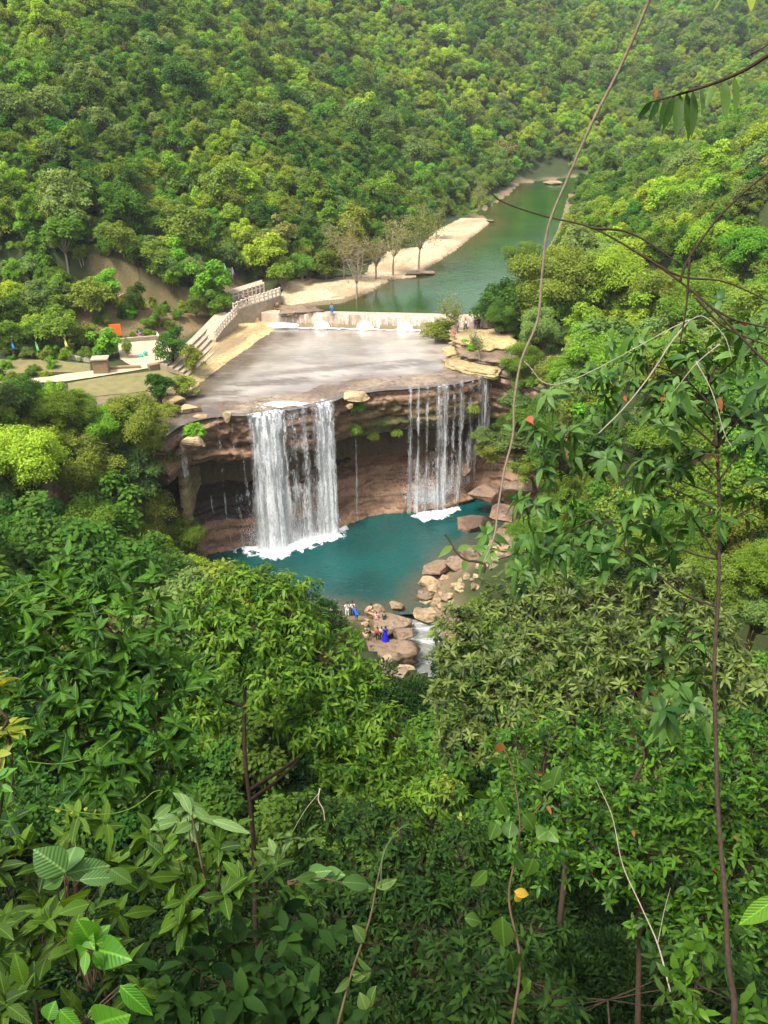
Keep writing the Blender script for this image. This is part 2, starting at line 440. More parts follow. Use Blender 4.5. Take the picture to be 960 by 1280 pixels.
# (palette, crown radius, crown height, clear stem, lobes)
FARK = [('mid', 2.9, 5.0, .9, 20), ('yellow', 2.7, 4.4, .7, 18), ('dark', 3.0, 5.6, .9, 20), ('olive', 3.0, 4.8, .7, 22),
        ('bright', 2.5, 4.4, .6, 17), ('grey', 2.8, 5.2, .8, 20), ('mid', 2.1, 6.0, .9, 17), ('yellow', 3.3, 4.4, .7, 24), ('deep', 2.6, 4.8, .8, 18), ('brown', 2.4, 4.2, .8, 14)]
LOWK = []
for i, (pal, rr, hc, z0, nl) in enumerate(FARK):
    cm, lob = crown_mesh('crown', 100 + i, rr, hc, z0, nl, 4200 if pal != 'brown' else 1700, .30, LM[pal], .27, .9, .5)
    LOWK.append((cm, wood_mesh('trunk', lob, z0, .16, BARK if i % 3 else BARKP, i, 5, (0, 0, -2.0)), pal))
MIDK = []
MIDS = [('mid', 4.2, 6.5, 3.0, 16), ('olive', 4.3, 6.0, 3.0, 18), ('bright', 3.8, 4.6, 2.4, 14), ('dark', 4.4, 7.0, 3.0, 16), ('yellow', 3.8, 5.5, 2.6, 15), ('grey', 3.6, 4.6, 2.4, 13), ('deep', 3.6, 5.5, 2.4, 13)]
for i, (pal, rr, hc, z0, nl) in enumerate(MIDS):
    cm, lob = crown_mesh('crown', 200 + i, rr, hc, z0, nl + 22, 22000, .20, LM[pal], .25, .85, .45)
    MIDK.append((cm, wood_mesh('trunk', lob, z0, .22, BARK, 50 + i, 6, (0, 0, -9)), pal))
def put_tree(kindset, k, loc, s, rz, label, cat, group, name='broadleaf_tree', sz=None):
    cm, tm, pal = kindset[k]
    t = empty(name, loc, rz); t.scale = (s, s, s * (sz or 1))
    obj('crown', cm, t); obj('trunk', tm, t)
    return tag(t, label, cat, group)

# ================= world, camera, sun =================
w = bpy.data.worlds.new('World'); sc.world = w; w.use_nodes = True
nt = w.node_tree; nt.nodes.clear()
SUN_EL, SUN_AZ = 62.0, 230.0     # azimuth clockwise from +Y
sky = nt.nodes.new('ShaderNodeTexSky'); sky.sky_type = 'NISHITA'; sky.sun_disc = False
sky.sun_elevation = R(SUN_EL); sky.sun_rotation = R(SUN_AZ); sky.dust_density = 4; sky.ozone_density = 1; sky.air_density = 1
hs = nt.nodes.new('ShaderNodeHueSaturation'); hs.inputs['Saturation'].default_value = .35
bg = nt.nodes.new('ShaderNodeBackground'); bg.inputs[1].default_value = .10
wo = nt.nodes.new('ShaderNodeOutputWorld')
nt.links.new(sky.outputs[0], hs.inputs['Color']); nt.links.new(hs.outputs[0], bg.inputs[0]); nt.links.new(bg.outputs[0], wo.inputs[0])
sl = bpy.data.lights.new('sun', 'SUN'); sl.energy = 1.5; sl.angle = R(11.0); sl.color = (1, .955, .86)
so = bpy.data.objects.new('sun', sl); COL.objects.link(so)
sdv = Vector((math.sin(R(SUN_AZ)) * math.cos(R(SUN_EL)), math.cos(R(SUN_AZ)) * math.cos(R(SUN_EL)), math.sin(R(SUN_EL))))
so.rotation_euler = sdv.to_track_quat('Z', 'Y').to_euler()
cd = bpy.data.cameras.new('camera'); co = bpy.data.objects.new('camera', cd); COL.objects.link(co)
co.location = (0, 0, CAMZ); co.rotation_euler = (R(90 - PITCH), 0, 0)
cd.sensor_fit = 'VERTICAL'; cd.angle = 2 * math.atan(640 / FPX); cd.clip_end = 3000; cd.clip_start = .05
sc.camera = co
sc.view_settings.view_transform = 'Standard'; sc.view_settings.look = 'None'; sc.view_settings.gamma = 1
sc.view_settings.exposure = 1.92
sc.render.engine = 'CYCLES'
cy = sc.cycles; cy.use_denoising = True; cy.max_bounces = 5; cy.diffuse_bounces = 3; cy.glossy_bounces = 2; cy.transmission_bounces = 3; cy.transparent_max_bounces = 12
cy.caustics_reflective = False; cy.caustics_refractive = False; cy.use_adaptive_sampling = True; cy.adaptive_threshold = .02; cy.sample_clamp_indirect = 6
try: cy.denoiser = 'OPENIMAGEDENOISE'; cy.denoising_prefilter = 'ACCURATE'
except Exception: pass

# ================= terrain =================
def graded(a0, a1, lo, hi, s, g=1.07, mx=7):
    mid = list(np.arange(lo, hi, s)); l = []; x = lo; st = s
    while x > a0: st = min(st * g, mx); x -= st; l.append(x)
    r_ = []; x = mid[-1]; st = s
    while x < a1: st = min(st * g, mx); x += st; r_.append(x)
    return np.array(l[::-1] + mid + r_)
gx = graded(-420, 420, -46, 46, .7); gy = graded(-90, 760, -4, 132, .7)
X, Y = np.meshgrid(gx, gy, indexing='ij')
Z = height(X, Y)
ni, nj = X.shape
I = np.arange(ni * nj).reshape(ni, nj)
F = np.stack([I[:-1, :-1], I[1:, :-1], I[1:, 1:], I[:-1, 1:]], -1).reshape(-1, 4).astype(np.int32)
bare_px = [(75, 385), (120, 352), (160, 345), (215, 362), (262, 372), (300, 350), (300, 385), (262, 400), (215, 428), (140, 424), (80, 428)]
BARE = [tuple(ground_at(a, b)[:2]) for a, b in bare_px]
dB = sd(X, Y, BARE)
dirt = sstep(2.0, -1.0, dB + 2 * fbm2(X, Y, 4, 9))
dP = sd(X, Y, POOL); dR = np.minimum(sd(X, Y, RIVER), np.where(Y < 119, sd(X, Y, UPOOL), 99)); ds_, _ = dseg(X, Y, STREAM)
rock = np.maximum.reduce([sstep(7, 2, dP), sstep(5, 1, dR), sstep(7, 3, ds_), sstep(12, 9, dseg(X, Y, LIPS[::10].tolist())[0])*.9])
m, nt, out = mat('ground_soil')
g = N(nt, 'ShaderNodeNewGeometry').outputs['Position']
n1 = noise(nt, .6, 6, g); n2 = noise(nt, 3, 5, g)
forest = mixc(nt, (.018, .028, .010), (.045, .06, .016), n1)
soil = mixc(nt, (.12, .075, .04), (.24, .155, .085), n1)
soil = mixc(nt, soil, (.10, .11, .035), ramp(nt, [(.5, (0, 0, 0)), (.62, (1, 1, 1))], n2).outputs[0])
rk = mixc(nt, (.09, .07, .04), (.26, .19, .11), n2)
c = mixc(nt, forest, soil, attr(nt, 'dirt')); c = mixc(nt, c, rk, attr(nt, 'rock'))
pbsdf(nt, out, c, .9, .2, n2, .6, .15)
me = mkmesh('terrain', np.stack([X, Y, Z], -1).reshape(-1, 3), F, m)
for nm, a in (('dirt', dirt), ('rock', rock)):
    at = me.attributes.new(nm, 'FLOAT', 'POINT'); at.data.foreach_set('value', a.ravel().astype(np.float32))
tag(obj('terrain', me), kind='structure')

def drape(name, poly, material, off=.05, step=.6, lift=None, kind='structure', label=None, cat=None):
    P = [tuple(p[:2]) for p in poly]
    # densify edge with wobble
    E = []
    for i in range(len(P)):
        a = np.array(P[i]); b = np.array(P[(i + 1) % len(P)]); n = max(1, int(np.linalg.norm(b - a) / step))
        for k in range(n): E.append(a + (b - a) * k / n)
    E = np.array(E)
    wob = np.stack([fbm2(E[:, 0], E[:, 1], 1.7, 21), fbm2(E[:, 0], E[:, 1], 1.7, 23)], 1) * step * .5
    E = E + wob
    x0, y0 = E.min(0); x1, y1 = E.max(0)
    gx_, gy_ = np.meshgrid(np.arange(x0, x1, step), np.arange(y0, y1, step)); q = np.stack([gx_.ravel(), gy_.ravel()], 1)
    q = q + RNG.normal(size=q.shape) * step * .12
    s = sd(q[:, 0], q[:, 1], E.tolist()); q = q[s < -step * .45]
    allp = np.vstack([E, q]); ne = len(E)
    r_ = delaunay_2d_cdt([Vector(p) for p in allp], [], [list(range(ne))], 1, 1e-5)
    V2 = np.array([(v.x, v.y) for v in r_[0]]); z = height(V2[:, 0], V2[:, 1]) + off
    if lift is not None: z = lift(V2, z)
    o = obj(name, mkmesh(name, np.column_stack([V2, z]), [tuple(f) for f in r_[2]], material))
    return tag(o, label, cat, None, kind)
def gpx(lst): return [ground_at(a, b)[:2] for a, b in lst]

# ---------- ground covers ----------
GRASSM = simple('lawn_green', (.17, .15, .065), .95, .1, .45, .9)
PATHM = simple('pale_path', (.42, .33, .22), .9, .2, .18, 1.5)
SANDM = rockmat('sandstone_pale', (.42, .31, .18), (.52, .40, .25), (.32, .23, .13), .8)
YROCK = rockmat('sandstone_yellow', (.38, .28, .12), (.50, .40, .19), (.26, .18, .09), .6, moss=0)
drape('lawn', gpx([(84, 480), (130, 472), (205, 463), (228, 476), (214, 488), (170, 492), (120, 496), (88, 494)]), GRASSM, .06)
drape('lawn', gpx([(-30, 452), (40, 448), (112, 456), (112, 466), (60, 466), (-30, 470)]), GRASSM, .06)
drape('plaza', gpx([(148, 430), (205, 426), (216, 436), (212, 452), (165, 458), (150, 450)]), PATHM, .09)
drape('path', gpx([(-30, 482), (60, 473), (82, 469), (130, 463), (205, 452), (210, 458), (135, 470), (84, 478), (-30, 484)]), PATHM, .12)
drape('path', gpx([(205, 455), (212, 448), (240, 425), (262, 405), (285, 392), (298, 388), (300, 394), (280, 402), (262, 418), (238, 440), (220, 462)]), PATHM, .14)
# pale sandstone bank of the upper river
bank1 = zz([(340, 378), (352, 362), (385, 352), (430, 346), (470, 343), (492, 348), (470, 362), (452, 368), (430, 375), (395, 379), (362, 384)], 18.5)
bank2 = zz([(452, 343), (462, 325), (490, 312), (520, 308), (548, 285), (575, 272), (606, 272), (616, 276), (602, 287), (572, 311), (536, 334), (522, 344), (492, 347)], 18.7)
def banklift(V2, z):
    s = sd(V2[:, 0], V2[:, 1], LIFTP)
    top = 18.45 + .9 * np.round(2.5 * sstep(0, 9, -s + .8 * fbm2(V2[:, 0], V2[:, 1], 3, 8))) / 2.5 + .1 * fbm2(V2[:, 0], V2[:, 1], 1.2, 4)
    return np.where(s > -.35, np.minimum(z, 18.0), np.maximum(z + .05, top))
for bk in (bank1, bank2):
    LIFTP = [tuple(p) for p in bk]
    drape('river_bank', bk, SANDM, .05, .55, banklift)
# yellow rock apron left of the upper pool
apron = zz([(226, 512), (243, 484), (262, 470), (290, 450), (322, 427), (345, 411), (352, 402), (335, 392), (305, 396), (290, 404), (268, 425), (246, 448), (228, 468), (212, 490), (208, 520)], 17)
def alift(V2, z):
    s = sd(V2[:, 0], V2[:, 1], LIFTP)
    top = 16.45 + 1.1 * np.round(4 * sstep(0, 6, -s + 1.0 * fbm2(V2[:, 0], V2[:, 1], 2.5, 8))) / 4 + .06 * fbm2(V2[:, 0], V2[:, 1], .8, 4)
    return np.where(s > -.35, np.minimum(z, 16.2), np.maximum(z + .04, top))
LIFTP = [tuple(p) for p in apron]
drape('rock_apron', apron, YROCK, .05, .5, alift)

# ---------- water ----------
def watermat(name, deep, shallow, rough, bscale, bstr, stretch=(1, 1, 1), spec=.5, foamn=0, tr=1.33):
    m, nt, out = mat(name)
    g = N(nt, 'ShaderNodeNewGeometry').outputs['Position']
    gv = mapv(nt, g, stretch)
    n1 = noise(nt, bscale, 3, gv, .6); n2 = noise(nt, bscale * 3.7, 3, gv)
    big = noise(nt, .12, 3, g)
    c = mixc(nt, deep, tuple(v * 1.5 for v in deep), ramp(nt, [(.4, (0, 0, 0)), (.6, (1, 1, 1))], big).outputs[0])
    c = mixc(nt, c, shallow, attr(nt, 'shallow'))
    if foamn:
        nf = noise(nt, 1.2, 6, mapv(nt, g, (.35, 1.6, 1)), .7)
        c = mixc(nt, c, (.8, .8, .78), math_(nt, 'MULTIPLY', ramp(nt, [(.52, (0, 0, 0)), (.66, (1, 1, 1))], nf).outputs[0], foamn))
    p = pbsdf(nt, out, c, rough, spec, math_(nt, 'ADD', n1, math_(nt, 'MULTIPLY', n2, .4)), bstr, .25)
    p.inputs['IOR'].default_value = tr
    return m
def water(name, poly, z, material, shallow_fn, step=1.0, zf=None):
    P = np.array([p[:2] for p in poly]); x0, y0 = P.min(0); x1, y1 = P.max(0)
    gx_, gy_ = np.meshgrid(np.arange(x0, x1, step), np.arange(y0, y1, step)); q = np.stack([gx_.ravel(), gy_.ravel()], 1)
    s = sd(q[:, 0], q[:, 1], P.tolist()); q = q[s < -step * .4]
    r_ = delaunay_2d_cdt([Vector(p) for p in np.vstack([P, q])], [], [list(range(len(P)))], 1, 1e-5)
    V2 = np.array([(v.x, v.y) for v in r_[0]])
    zc = np.full(len(V2), z) if zf is None else zf(V2)
    me = mkmesh(name, np.column_stack([V2, zc]), [tuple(f) for f in r_[2]], material)
    a = me.attributes.new('shallow', 'FLOAT', 'POINT'); a.data.foreach_set('value', shallow_fn(V2[:, 0], V2[:, 1]).astype(np.float32))
    return tag(obj(name, me), kind='structure')
def grow(poly, d):
    P = np.array(poly, float); c = np.roll(P, -1, 0) - np.roll(P, 1, 0)
    n = np.stack([c[:, 1], -c[:, 0]], 1); n /= np.linalg.norm(n, axis=1)[:, None] + 1e-9
    ar = np.sum(P[:, 0] * np.roll(P[:, 1], -1) - P[:, 1] * np.roll(P[:, 0], -1))
    return (P + n * d * (1 if ar > 0 else -1))
PW = watermat('pool_water_teal', (.0, .042, .038), (.055, .06, .038), .07, 1.5, .9, (1, 1.8, 1))
def shp(x, y):
    P = zz([(622, 660), (568, 690), (528, 728), (505, 762), (460, 764), (380, 755)], 0)
    d, _ = dseg(x, y, P); return sstep(3.2, 0.3, d + 1.0 * fbm2(x, y, 3, 2))
water('pool_water', [(-40, 68), (-40, 104), (30, 104), (30, 76), (9, 71), (4.6, 68.3), (-1, 68), (-10, 68)], 0.0, PW, shp, 1.0)
UW = watermat('river_water_pale', (.20, .175, .145), (.085, .06, .042), .07, 1.0, .12, (.6, 1.4, 1), .5, .10)
def shu(x, y):
    d, _ = dseg(x, y, LIPS[::6].tolist()); e, _ = dseg(x, y, zz([(345, 410), (322, 427), (290, 450), (245, 484)], WL))
    st = fbm(np.stack([x / 7, (y - .25 * x) / 1.1, x * 0], -1), 71, 4)
    return np.clip(np.maximum.reduce([sstep(8, 2, d + 3 * fbm2(x, y * 2.2, 4, 2)), sstep(6, 1, e + 3 * fbm2(x, y, 3, 6)), sstep(.0, .35, st) * sstep(17, 8, d) * .9, .55 * sstep(.1, .5, fbm2(x, y * 1.6, 5, 44))]), 0, 1) * .95
up_poly = [tuple(p) for p in LIPS[50:-40:6]] + [(19, 100), (19, 116), (16, 117), (-19, 119), (-26, 119), (-30, 105), (-31, 92), (-29, 85)]
water('upper_pool_water', up_poly, WL, UW, shu, .5)
GW = watermat('river_water_green', (.012, .042, .008), (.055, .05, .018), .05, .9, .12, (1, 1, 1), .28)
def shg(x, y):
    d, _ = dseg(x, y, RIVL); return sstep(7, .5, d + 2 * fbm2(x, y, 6, 2))
RW = [(-18.6, 119.6), (-20.5, 120.5)] + [tuple(p) for p in grow(RIVER, 2.0)[2:-1]] + [(19, 119), (17.5, 116.8)]
water('river_water', RW, WU, GW, shg, 3.0)
SW = watermat('stream_water', (.11, .115, .10), (.35, .36, .34), .2, 2.5, .6, (1, 1, 1), .5, .55)
Sp = np.array(STREAM); Sl, _ = smooth_path(np.vstack([[(3.0, 67.6)], Sp[1:7]]), 40)
T = np.gradient(Sl, axis=0); T /= np.linalg.norm(T, axis=1)[:, None]; Nn = np.stack([-T[:, 1], T[:, 0]], 1)
V = []; 
for i in range(40):
    for k, wv in enumerate(np.linspace(-2.6, 2.6, 9)):
        p = Sl[i] + Nn[i] * wv; V.append((p[0], p[1], .03 - np.clip((70 - Sl[i][1]) * .10, 0, 1.3) + .08 * math.sin(i * 1.9 + k * 1.3)))
F = [(i * 9 + k, (i + 1) * 9 + k, (i + 1) * 9 + k + 1, i * 9 + k + 1) for i in range(39) for k in range(8)]
me = mkmesh('stream_water', V, F, SW); a = me.attributes.new('shallow', 'FLOAT', 'POINT')
tag(obj('stream_water', me), kind='structure')

# ---------- the cliff ----------
CLIFFM = rockmat('cliff_rock', (.25, .135, .075), (.36, .22, .13), (.10, .055, .034), .55, moss=.9, wet=True)
TOPM = rockmat('cliff_top_rock', (.18, .13, .09), (.28, .215, .15), (.13, .09, .065), 3, wet=True)
PR = [(9.5, 16.0), (7.5, 16.25), (5.5, 16.42), (4, 16.5), (2.5, 16.52), (1.2, 16.52), (.5, 16.46), (.12, 16.25), (0, 15.9), (-.05, 15.4), (.0, 14.8), (.35, 14.6), (.3, 14.0), (.15, 13.2), (.2, 12.5), (.55, 12.2), (.6, 11.5), (.8, 10.9), (1.3, 10.45), (2.4, 10.3), (4, 10.0), (6.4, 9.5), (8.2, 8.6), (8.9, 7.0), (8.2, 5.8), (6.6, 5.0), (4.8, 4.5), (3.6, 3.7), (3.3, 3.0), (2.2, 2.7), (1.5, 2.0), (1.3, 1.4), (.4, 1.1), (-.2, .8), (-.5, .3), (-.7, -.3), (-1.2, -2.5)]
PRs, _ = smooth_path([(a, b) for a, b in PR], 190)
Pth = LIPS; Tn = np.gradient(Pth, axis=0); Tn /= np.linalg.norm(Tn, axis=1)[:, None]
for _ in range(30): Tn[1:-1] = (Tn[:-2] + Tn[1:-1] * 2 + Tn[2:]) / 4
Tn /= np.linalg.norm(Tn, axis=1)[:, None]
Bk = np.stack([-Tn[:, 1], Tn[:, 0]], 1)     # points upstream
nU, nV = len(Pth), len(PRs)
off = PRs[:, 0][None, :] + np.zeros((nU, 1)); zc = PRs[:, 1][None, :] + np.zeros((nU, 1))
U_ = LIPU[:, None] + np.zeros((1, nV))
# headland thickness varies along the lip
bx = Pth[:, 0][:, None]
P3 = np.stack([Pth[:, 0][:, None] + Bk[:, 0][:, None] * off, Pth[:, 1][:, None] + Bk[:, 1][:, None] * off, zc], -1)
face = sstep(16.3, 15.6, zc) ; topm = 1 - face
strata = vn(np.stack([U_ * .05, U_ * 0, zc * 1.5 + .4 * fbm(np.stack([U_ * .06, U_ * 0, zc * .1], -1), 3, 2)], -1), 31)
blocks = vn(np.stack([np.floor(U_ / 3.1 + strata), U_ * 0, np.floor(zc / 1.3)], -1), 77)
lay = zc * 1.25 + .5 * fbm(np.stack([U_ * .08, U_ * 0, zc * .2], -1), 13, 3)
lay = (lay - np.floor(lay)); joint = np.abs(vn(np.stack([U_ * .55 + .4 * strata, U_ * 0 + 3.3, np.floor(zc / 1.6) * .7], -1), 23))
dsp = face * (.38 * strata + .5 * fbm(P3 * np.array([.35, .35, .6]), 4, 4) + .24 * blocks + .22 * np.exp(-(lay / .12) ** 2) + .3 * np.exp(-(joint / .06) ** 2) + .22 * fbm(P3 * np.array([1.3, 1.3, 2.2]), 44, 4))
dsp -= face * sstep(8, 2, zc) * .8 * np.clip(fbm2(U_, zc, 5, 12), -1, 1)
low = sstep(11.5, 10.2, zc) * sstep(5.5, 9, zc)
vz = face * .12 * fbm(P3 * .9, 9, 3) - low * 1.0 * fbm2(U_, U_ * 0, 7, 55) * 1.0
tz = topm * (.10 * fbm(P3 * np.array([.5, 1.2, 1]), 40, 4) + .03)
left_sink = -sstep(-17, -26, Pth[:, 0])[:, None] * sstep(14, 16, zc) * (1.0 + 1.2 * fbm2(U_, off, 3, 19)) * sstep(6, 2, off)
P3[..., 0] += Bk[:, 0][:, None] * dsp; P3[..., 1] += Bk[:, 1][:, None] * dsp; P3[..., 2] += vz + tz + left_sink
I = np.arange(nU * nV).reshape(nU, nV)
F = np.stack([I[:-1, :-1], I[:-1, 1:], I[1:, 1:], I[1:, :-1]], -1).reshape(-1, 4).astype(np.int32)
fm = (zc[:-1, :-1].ravel() > 16.2).astype(np.int32)
cavez = (zc + .5 * fbm2(U_, zc, 2.5, 66)); fm[((cavez > 5.2 - 2.6 * sstep(-13, -17, bx)) & (off > 1.3) & (zc < 10.9))[:-1, :-1].ravel()] = 2
CAVESHADEM = rockmat('cliff_cave_shade_rock', (.045, .03, .02), (.07, .05, .03), (.03, .022, .016), .55, wet=True)  # cave shade painted into the rock colour under the overhang
tag(obj('cliff', mkmesh('cliff', P3.reshape(-1, 3), F, [CLIFFM, TOPM, CAVESHADEM], True, fm=fm)), kind='structure')
CL = P3; CZ = PRs[:, 1]

def lip_at(px):
    """lip point in plan whose picture column is px, and the outward direction"""
    x, y, _ = project(np.column_stack([Pth, np.full(nU, WL)]))
    k = np.argmin(np.abs(x[60:-50] - px)) + 60
    o = np.array([.06, -1.0]) * .75 - Bk[k] * .25
    return Pth[k], o / np.linalg.norm(o), k

# ---------- falling water ----------
def fallmat(name, dens=.0, sx=1.7, sy=2.0, fine=.5, col=(.93, .94, .95)):
    m, nt, out = mat(name)
    uv = N(nt, 'ShaderNodeUVMap').outputs[0]
    a = noise(nt, 1.0, 3, mapv(nt, uv, (sx, sy, 1)), .6)
    b = noise(nt, 1.0, 3, mapv(nt, uv, (sx * 5, sy * 5, 1)), .7)
    s = math_(nt, 'ADD', math_(nt, 'MULTIPLY', a, 1 - fine), math_(nt, 'MULTIPLY', b, fine))
    d = math_(nt, 'ADD', attr(nt, 'rnd'), dens)
    v = math_(nt, 'ADD', s, math_(nt, 'MULTIPLY', math_(nt, 'SUBTRACT', d, .5), .55))
    al = ramp(nt, [(.50, (0, 0, 0)), (.70, (.95, .95, .95))], v).outputs[0]
    p = N(nt, 'ShaderNodeBsdfPrincipled'); p.inputs['Base Color'].default_value = (*col, 1); p.inputs['Roughness'].default_value = .45
    t = N(nt, 'ShaderNodeBsdfTransparent'); tl = N(nt, 'ShaderNodeBsdfTranslucent'); tl.inputs[0].default_value = (*col, 1)
    m1 = N(nt, 'ShaderNodeMixShader', Fac=.45); nt.links.new(p.outputs[0], m1.inputs[1]); nt.links.new(tl.outputs[0], m1.inputs[2])
    mx = N(nt, 'ShaderNodeMixShader'); nt.links.new(al, mx.inputs[0]); nt.links.new(t.outputs[0], mx.inputs[1]); nt.links.new(m1.outputs[0], mx.inputs[2])
    nt.links.new(mx.outputs[0], out.inputs[0]); return m
FALLM = fallmat('falling_water')
def curtain(name, x0, x1, v, dens, root, ztop=WL + .06, zbot=0.0, nx=40, seed=0, back=.5, spread=0.0, jit=.25):
    """dens: list of (px, density) along the lip; parabolic fall"""
    pxs = np.linspace(x0, x1, nx); rng = np.random.default_rng(seed)
    tf = math.sqrt(2 * (ztop - zbot) / 9.8); ts = np.r_[-.25, np.linspace(0, tf, 34)]
    V = []; UV = []; D = []
    dv = np.interp(pxs, [d[0] for d in dens], [d[1] for d in dens]); u = 0; last = None
    nz = fbm2(pxs * .12, pxs * 0, 1, seed, 3)
    for i, px in enumerate(pxs):
        p, o, _ = lip_at(px)
        # resample exactly on column
        if last is not None: u += np.linalg.norm(p - last)
        last = p
        vv = v * (1 + jit * nz[i])
        for j, t in enumerate(ts):
            if t < 0: q = p - o * back; z = ztop + .02; tt = 0
            else: q = p + o * (.12 + vv * t); z = ztop - 4.9 * t * t
            sp_ = .16 * max(t, 0) * vn(np.array([[px * .22, t * 2.6, seed + .5]]), 9)[0] + .05 * vn(np.array([[px * .9, t * 7.0, seed + .5]]), 19)[0]
            V.append((q[0] + sp_, q[1], z)); UV.append((u + seed * 7.3, t * 2.0 + seed)); D.append(dv[i] * (1.0 if t > 0 else .8) + (.10 if t > tf * .75 else 0))
    n = len(ts)
    F = [(i * n + j, i * n + j + 1, (i + 1) * n + j + 1, (i + 1) * n + j) for i in range(nx - 1) for j in range(n - 1)]
    return obj(name, mkmesh(name, V, F, FALLM, True, D, UV), root)
def fall_root(px, label):
    p, o, _ = lip_at(px); t = empty('waterfall', (0, 0, 0)); tag(t, label, 'waterfall', 'waterfalls of the cliff'); return t
t = fall_root(360, 'widest and whitest waterfall pouring over the cliff into the teal pool')
curtain('curtain', 308, 417, .75, [(308, .50), (313, .75), (330, .95), (345, .95), (353, .72), (358, .52), (368, .46), (378, .57), (386, .46), (392, .6), (399, .85), (411, .88), (417, .5)], t, seed=1, nx=110, jit=.12)
curtain('curtain', 309, 353, .45, [(309, .3), (320, .72), (336, .9), (346, .8), (353, .3)], t, seed=2, nx=50, jit=.1)
curtain('curtain', 311, 351, 1.05, [(311, .2), (322, .60), (332, .75), (345, .7), (351, .2)], t, seed=3, nx=50, ztop=WL, jit=.1)
curtain('curtain', 358, 417, .5, [(358, .42), (366, .6), (372, .38), (379, .62), (387, .42), (395, .58), (401, .8), (412, .8), (417, .4)], t, seed=4, nx=70, jit=.1)
curtain('curtain', 394, 418, 1.0, [(394, .2), (401, .62), (411, .66), (418, .2)], t, seed=14, nx=40, ztop=WL, jit=.1)
t = fall_root(550, 'thin veil of waterfall threads dropping over the right end of the cliff')
curtain('curtain', 508, 588, .35, [(508, .3), (513, .74), (517, .36), (520, .4), (523, .78), (526, .36), (531, .4), (534, .7), (537, .34), (544, .4), (549, .74), (555, .66), (559, .8), (563, .4), (570, .3), (577, .66), (581, .3), (586, .25)], t, seed=5, nx=140, jit=.05)
curtain('curtain', 509, 564, .5, [(509, .2), (513, .55), (517, .15), (524, .58), (529, .15), (535, .5), (540, .15), (549, .55), (552, .45), (558, .62), (562, .25), (564, .1)], t, seed=6, nx=120, jit=.05)
curtain('curtain', 563, 603, .42, [(563, .2), (568, .62), (572, .3), (578, .66), (583, .3), (589, .62), (594, .35), (599, .6), (603, .2)], t, seed=27, nx=60, zbot=3, jit=.05)
curtain('curtain', 586, 602, .5, [(586, .2), (590, .5), (594, .25), (598, .5), (602, .2)], t, seed=25, nx=30, zbot=6)
t = fall_root(606, 'short white fall beside the dark bushes at the far right of the cliff lip')
curtain('curtain', 598, 614, .5, [(598, .4), (603, .75), (609, .8), (614, .5)], t, seed=7, nx=30, zbot=9.5)
t = fall_root(280, 'slim trickles falling past the shadowed left overhang')
curtain('curtain', 268, 276, .5, [(268, .1), (271, .5), (273, .5), (276, .1)], t, seed=8, nx=20)
curtain('curtain', 284, 298, .45, [(284, .1), (289, .5), (292, .38), (298, .1)], t, seed=9, nx=26)
curtain('curtain', 250, 256, .5, [(250, .05), (252, .42), (254, .42), (256, .05)], t, seed=31, nx=14)
curtain('curtain', 298, 306, .5, [(298, .1), (301, .5), (303, .45), (306, .1)], t, seed=32, nx=16)
t = fall_root(443, 'single thread of water falling from the mossy ledge between the two big falls')
curtain('curtain', 440, 446, .4, [(440, .1), (442, .55), (444, .55), (446, .1)], t, seed=10, nx=16, ztop=15.0, back=.1)
t = fall_root(226, 'little white spout between pale boulders left of the cliff')
curtain('curtain', 220, 229, .9, [(220, .3), (222, .62), (227, .62), (229, .3)], t, seed=11, nx=16, ztop=15.6, zbot=11)

# foam and spray where the falls hit the pool
def foammat(name, th=.5):
    m, nt, out = mat(name)
    g = N(nt, 'ShaderNodeNewGeometry').outputs['Position']
    a = noise(nt, .9, 7, g, .72)
    v = math_(nt, 'ADD', a, math_(nt, 'MULTIPLY', math_(nt, 'SUBTRACT', attr(nt, 'rnd'), .5), .75))
    al = ramp(nt, [(.5, (0, 0, 0)), (.62, (1, 1, 1))], v).outputs[0]
    p = N(nt, 'ShaderNodeBsdfPrincipled'); p.inputs['Base Color'].default_value = (.92, .94, .95, 1); p.inputs['Roughness'].default_value = .6
    b = N(nt, 'ShaderNodeBump', Strength=.6, Distance=.2); nt.links.new(noise(nt, 3, 5, g), b.inputs['Height']); nt.links.new(b.outputs[0], p.inputs['Normal'])
    t = N(nt, 'ShaderNodeBsdfTransparent'); mx = N(nt, 'ShaderNodeMixShader')
    nt.links.new(al, mx.inputs[0]); nt.links.new(t.outputs[0], mx.inputs[1]); nt.links.new(p.outputs[0], mx.inputs[2]); nt.links.new(mx.outputs[0], out.inputs[0]); return m
FOAMM = foammat('foam')
DROPM = simple('spray_white', (.9, .92, .94), .5, .3, .03)
def foam(pxpoly, z=.015, hump=.25, core=None, label=None, zp=0, k=.26):
    P = zz(pxpoly, zp); x = np.array(P); x0, y0 = x.min(0); x1, y1 = x.max(0)
    gx_ = np.arange(x0 - .5, x1 + .5, .3); gy_ = np.arange(y0 - .5, y1 + .5, .3)
    Xf, Yf = np.meshgrid(gx_, gy_, indexing='ij'); s = -sd(Xf, Yf, P)
    D = np.clip(.12 + s * k, 0, .92); Zf = z + hump * sstep(.5, 3, s) * (.6 + .5 * fbm2(Xf, Yf, .8, 3))
    n_, m_ = Xf.shape; I = np.arange(n_ * m_).reshape(n_, m_)
    F = np.stack([I[:-1, :-1], I[1:, :-1], I[1:, 1:], I[:-1, 1:]], -1).reshape(-1, 4)
    cs = (s[:-1, :-1] > -.4).ravel(); F = F[cs].astype(np.int32)
    return tag(obj('foam', mkmesh('foam', np.stack([Xf, Yf, Zf], -1).reshape(-1, 3), F, FOAMM, True, D.ravel())), label, 'foam', None, 'stuff')
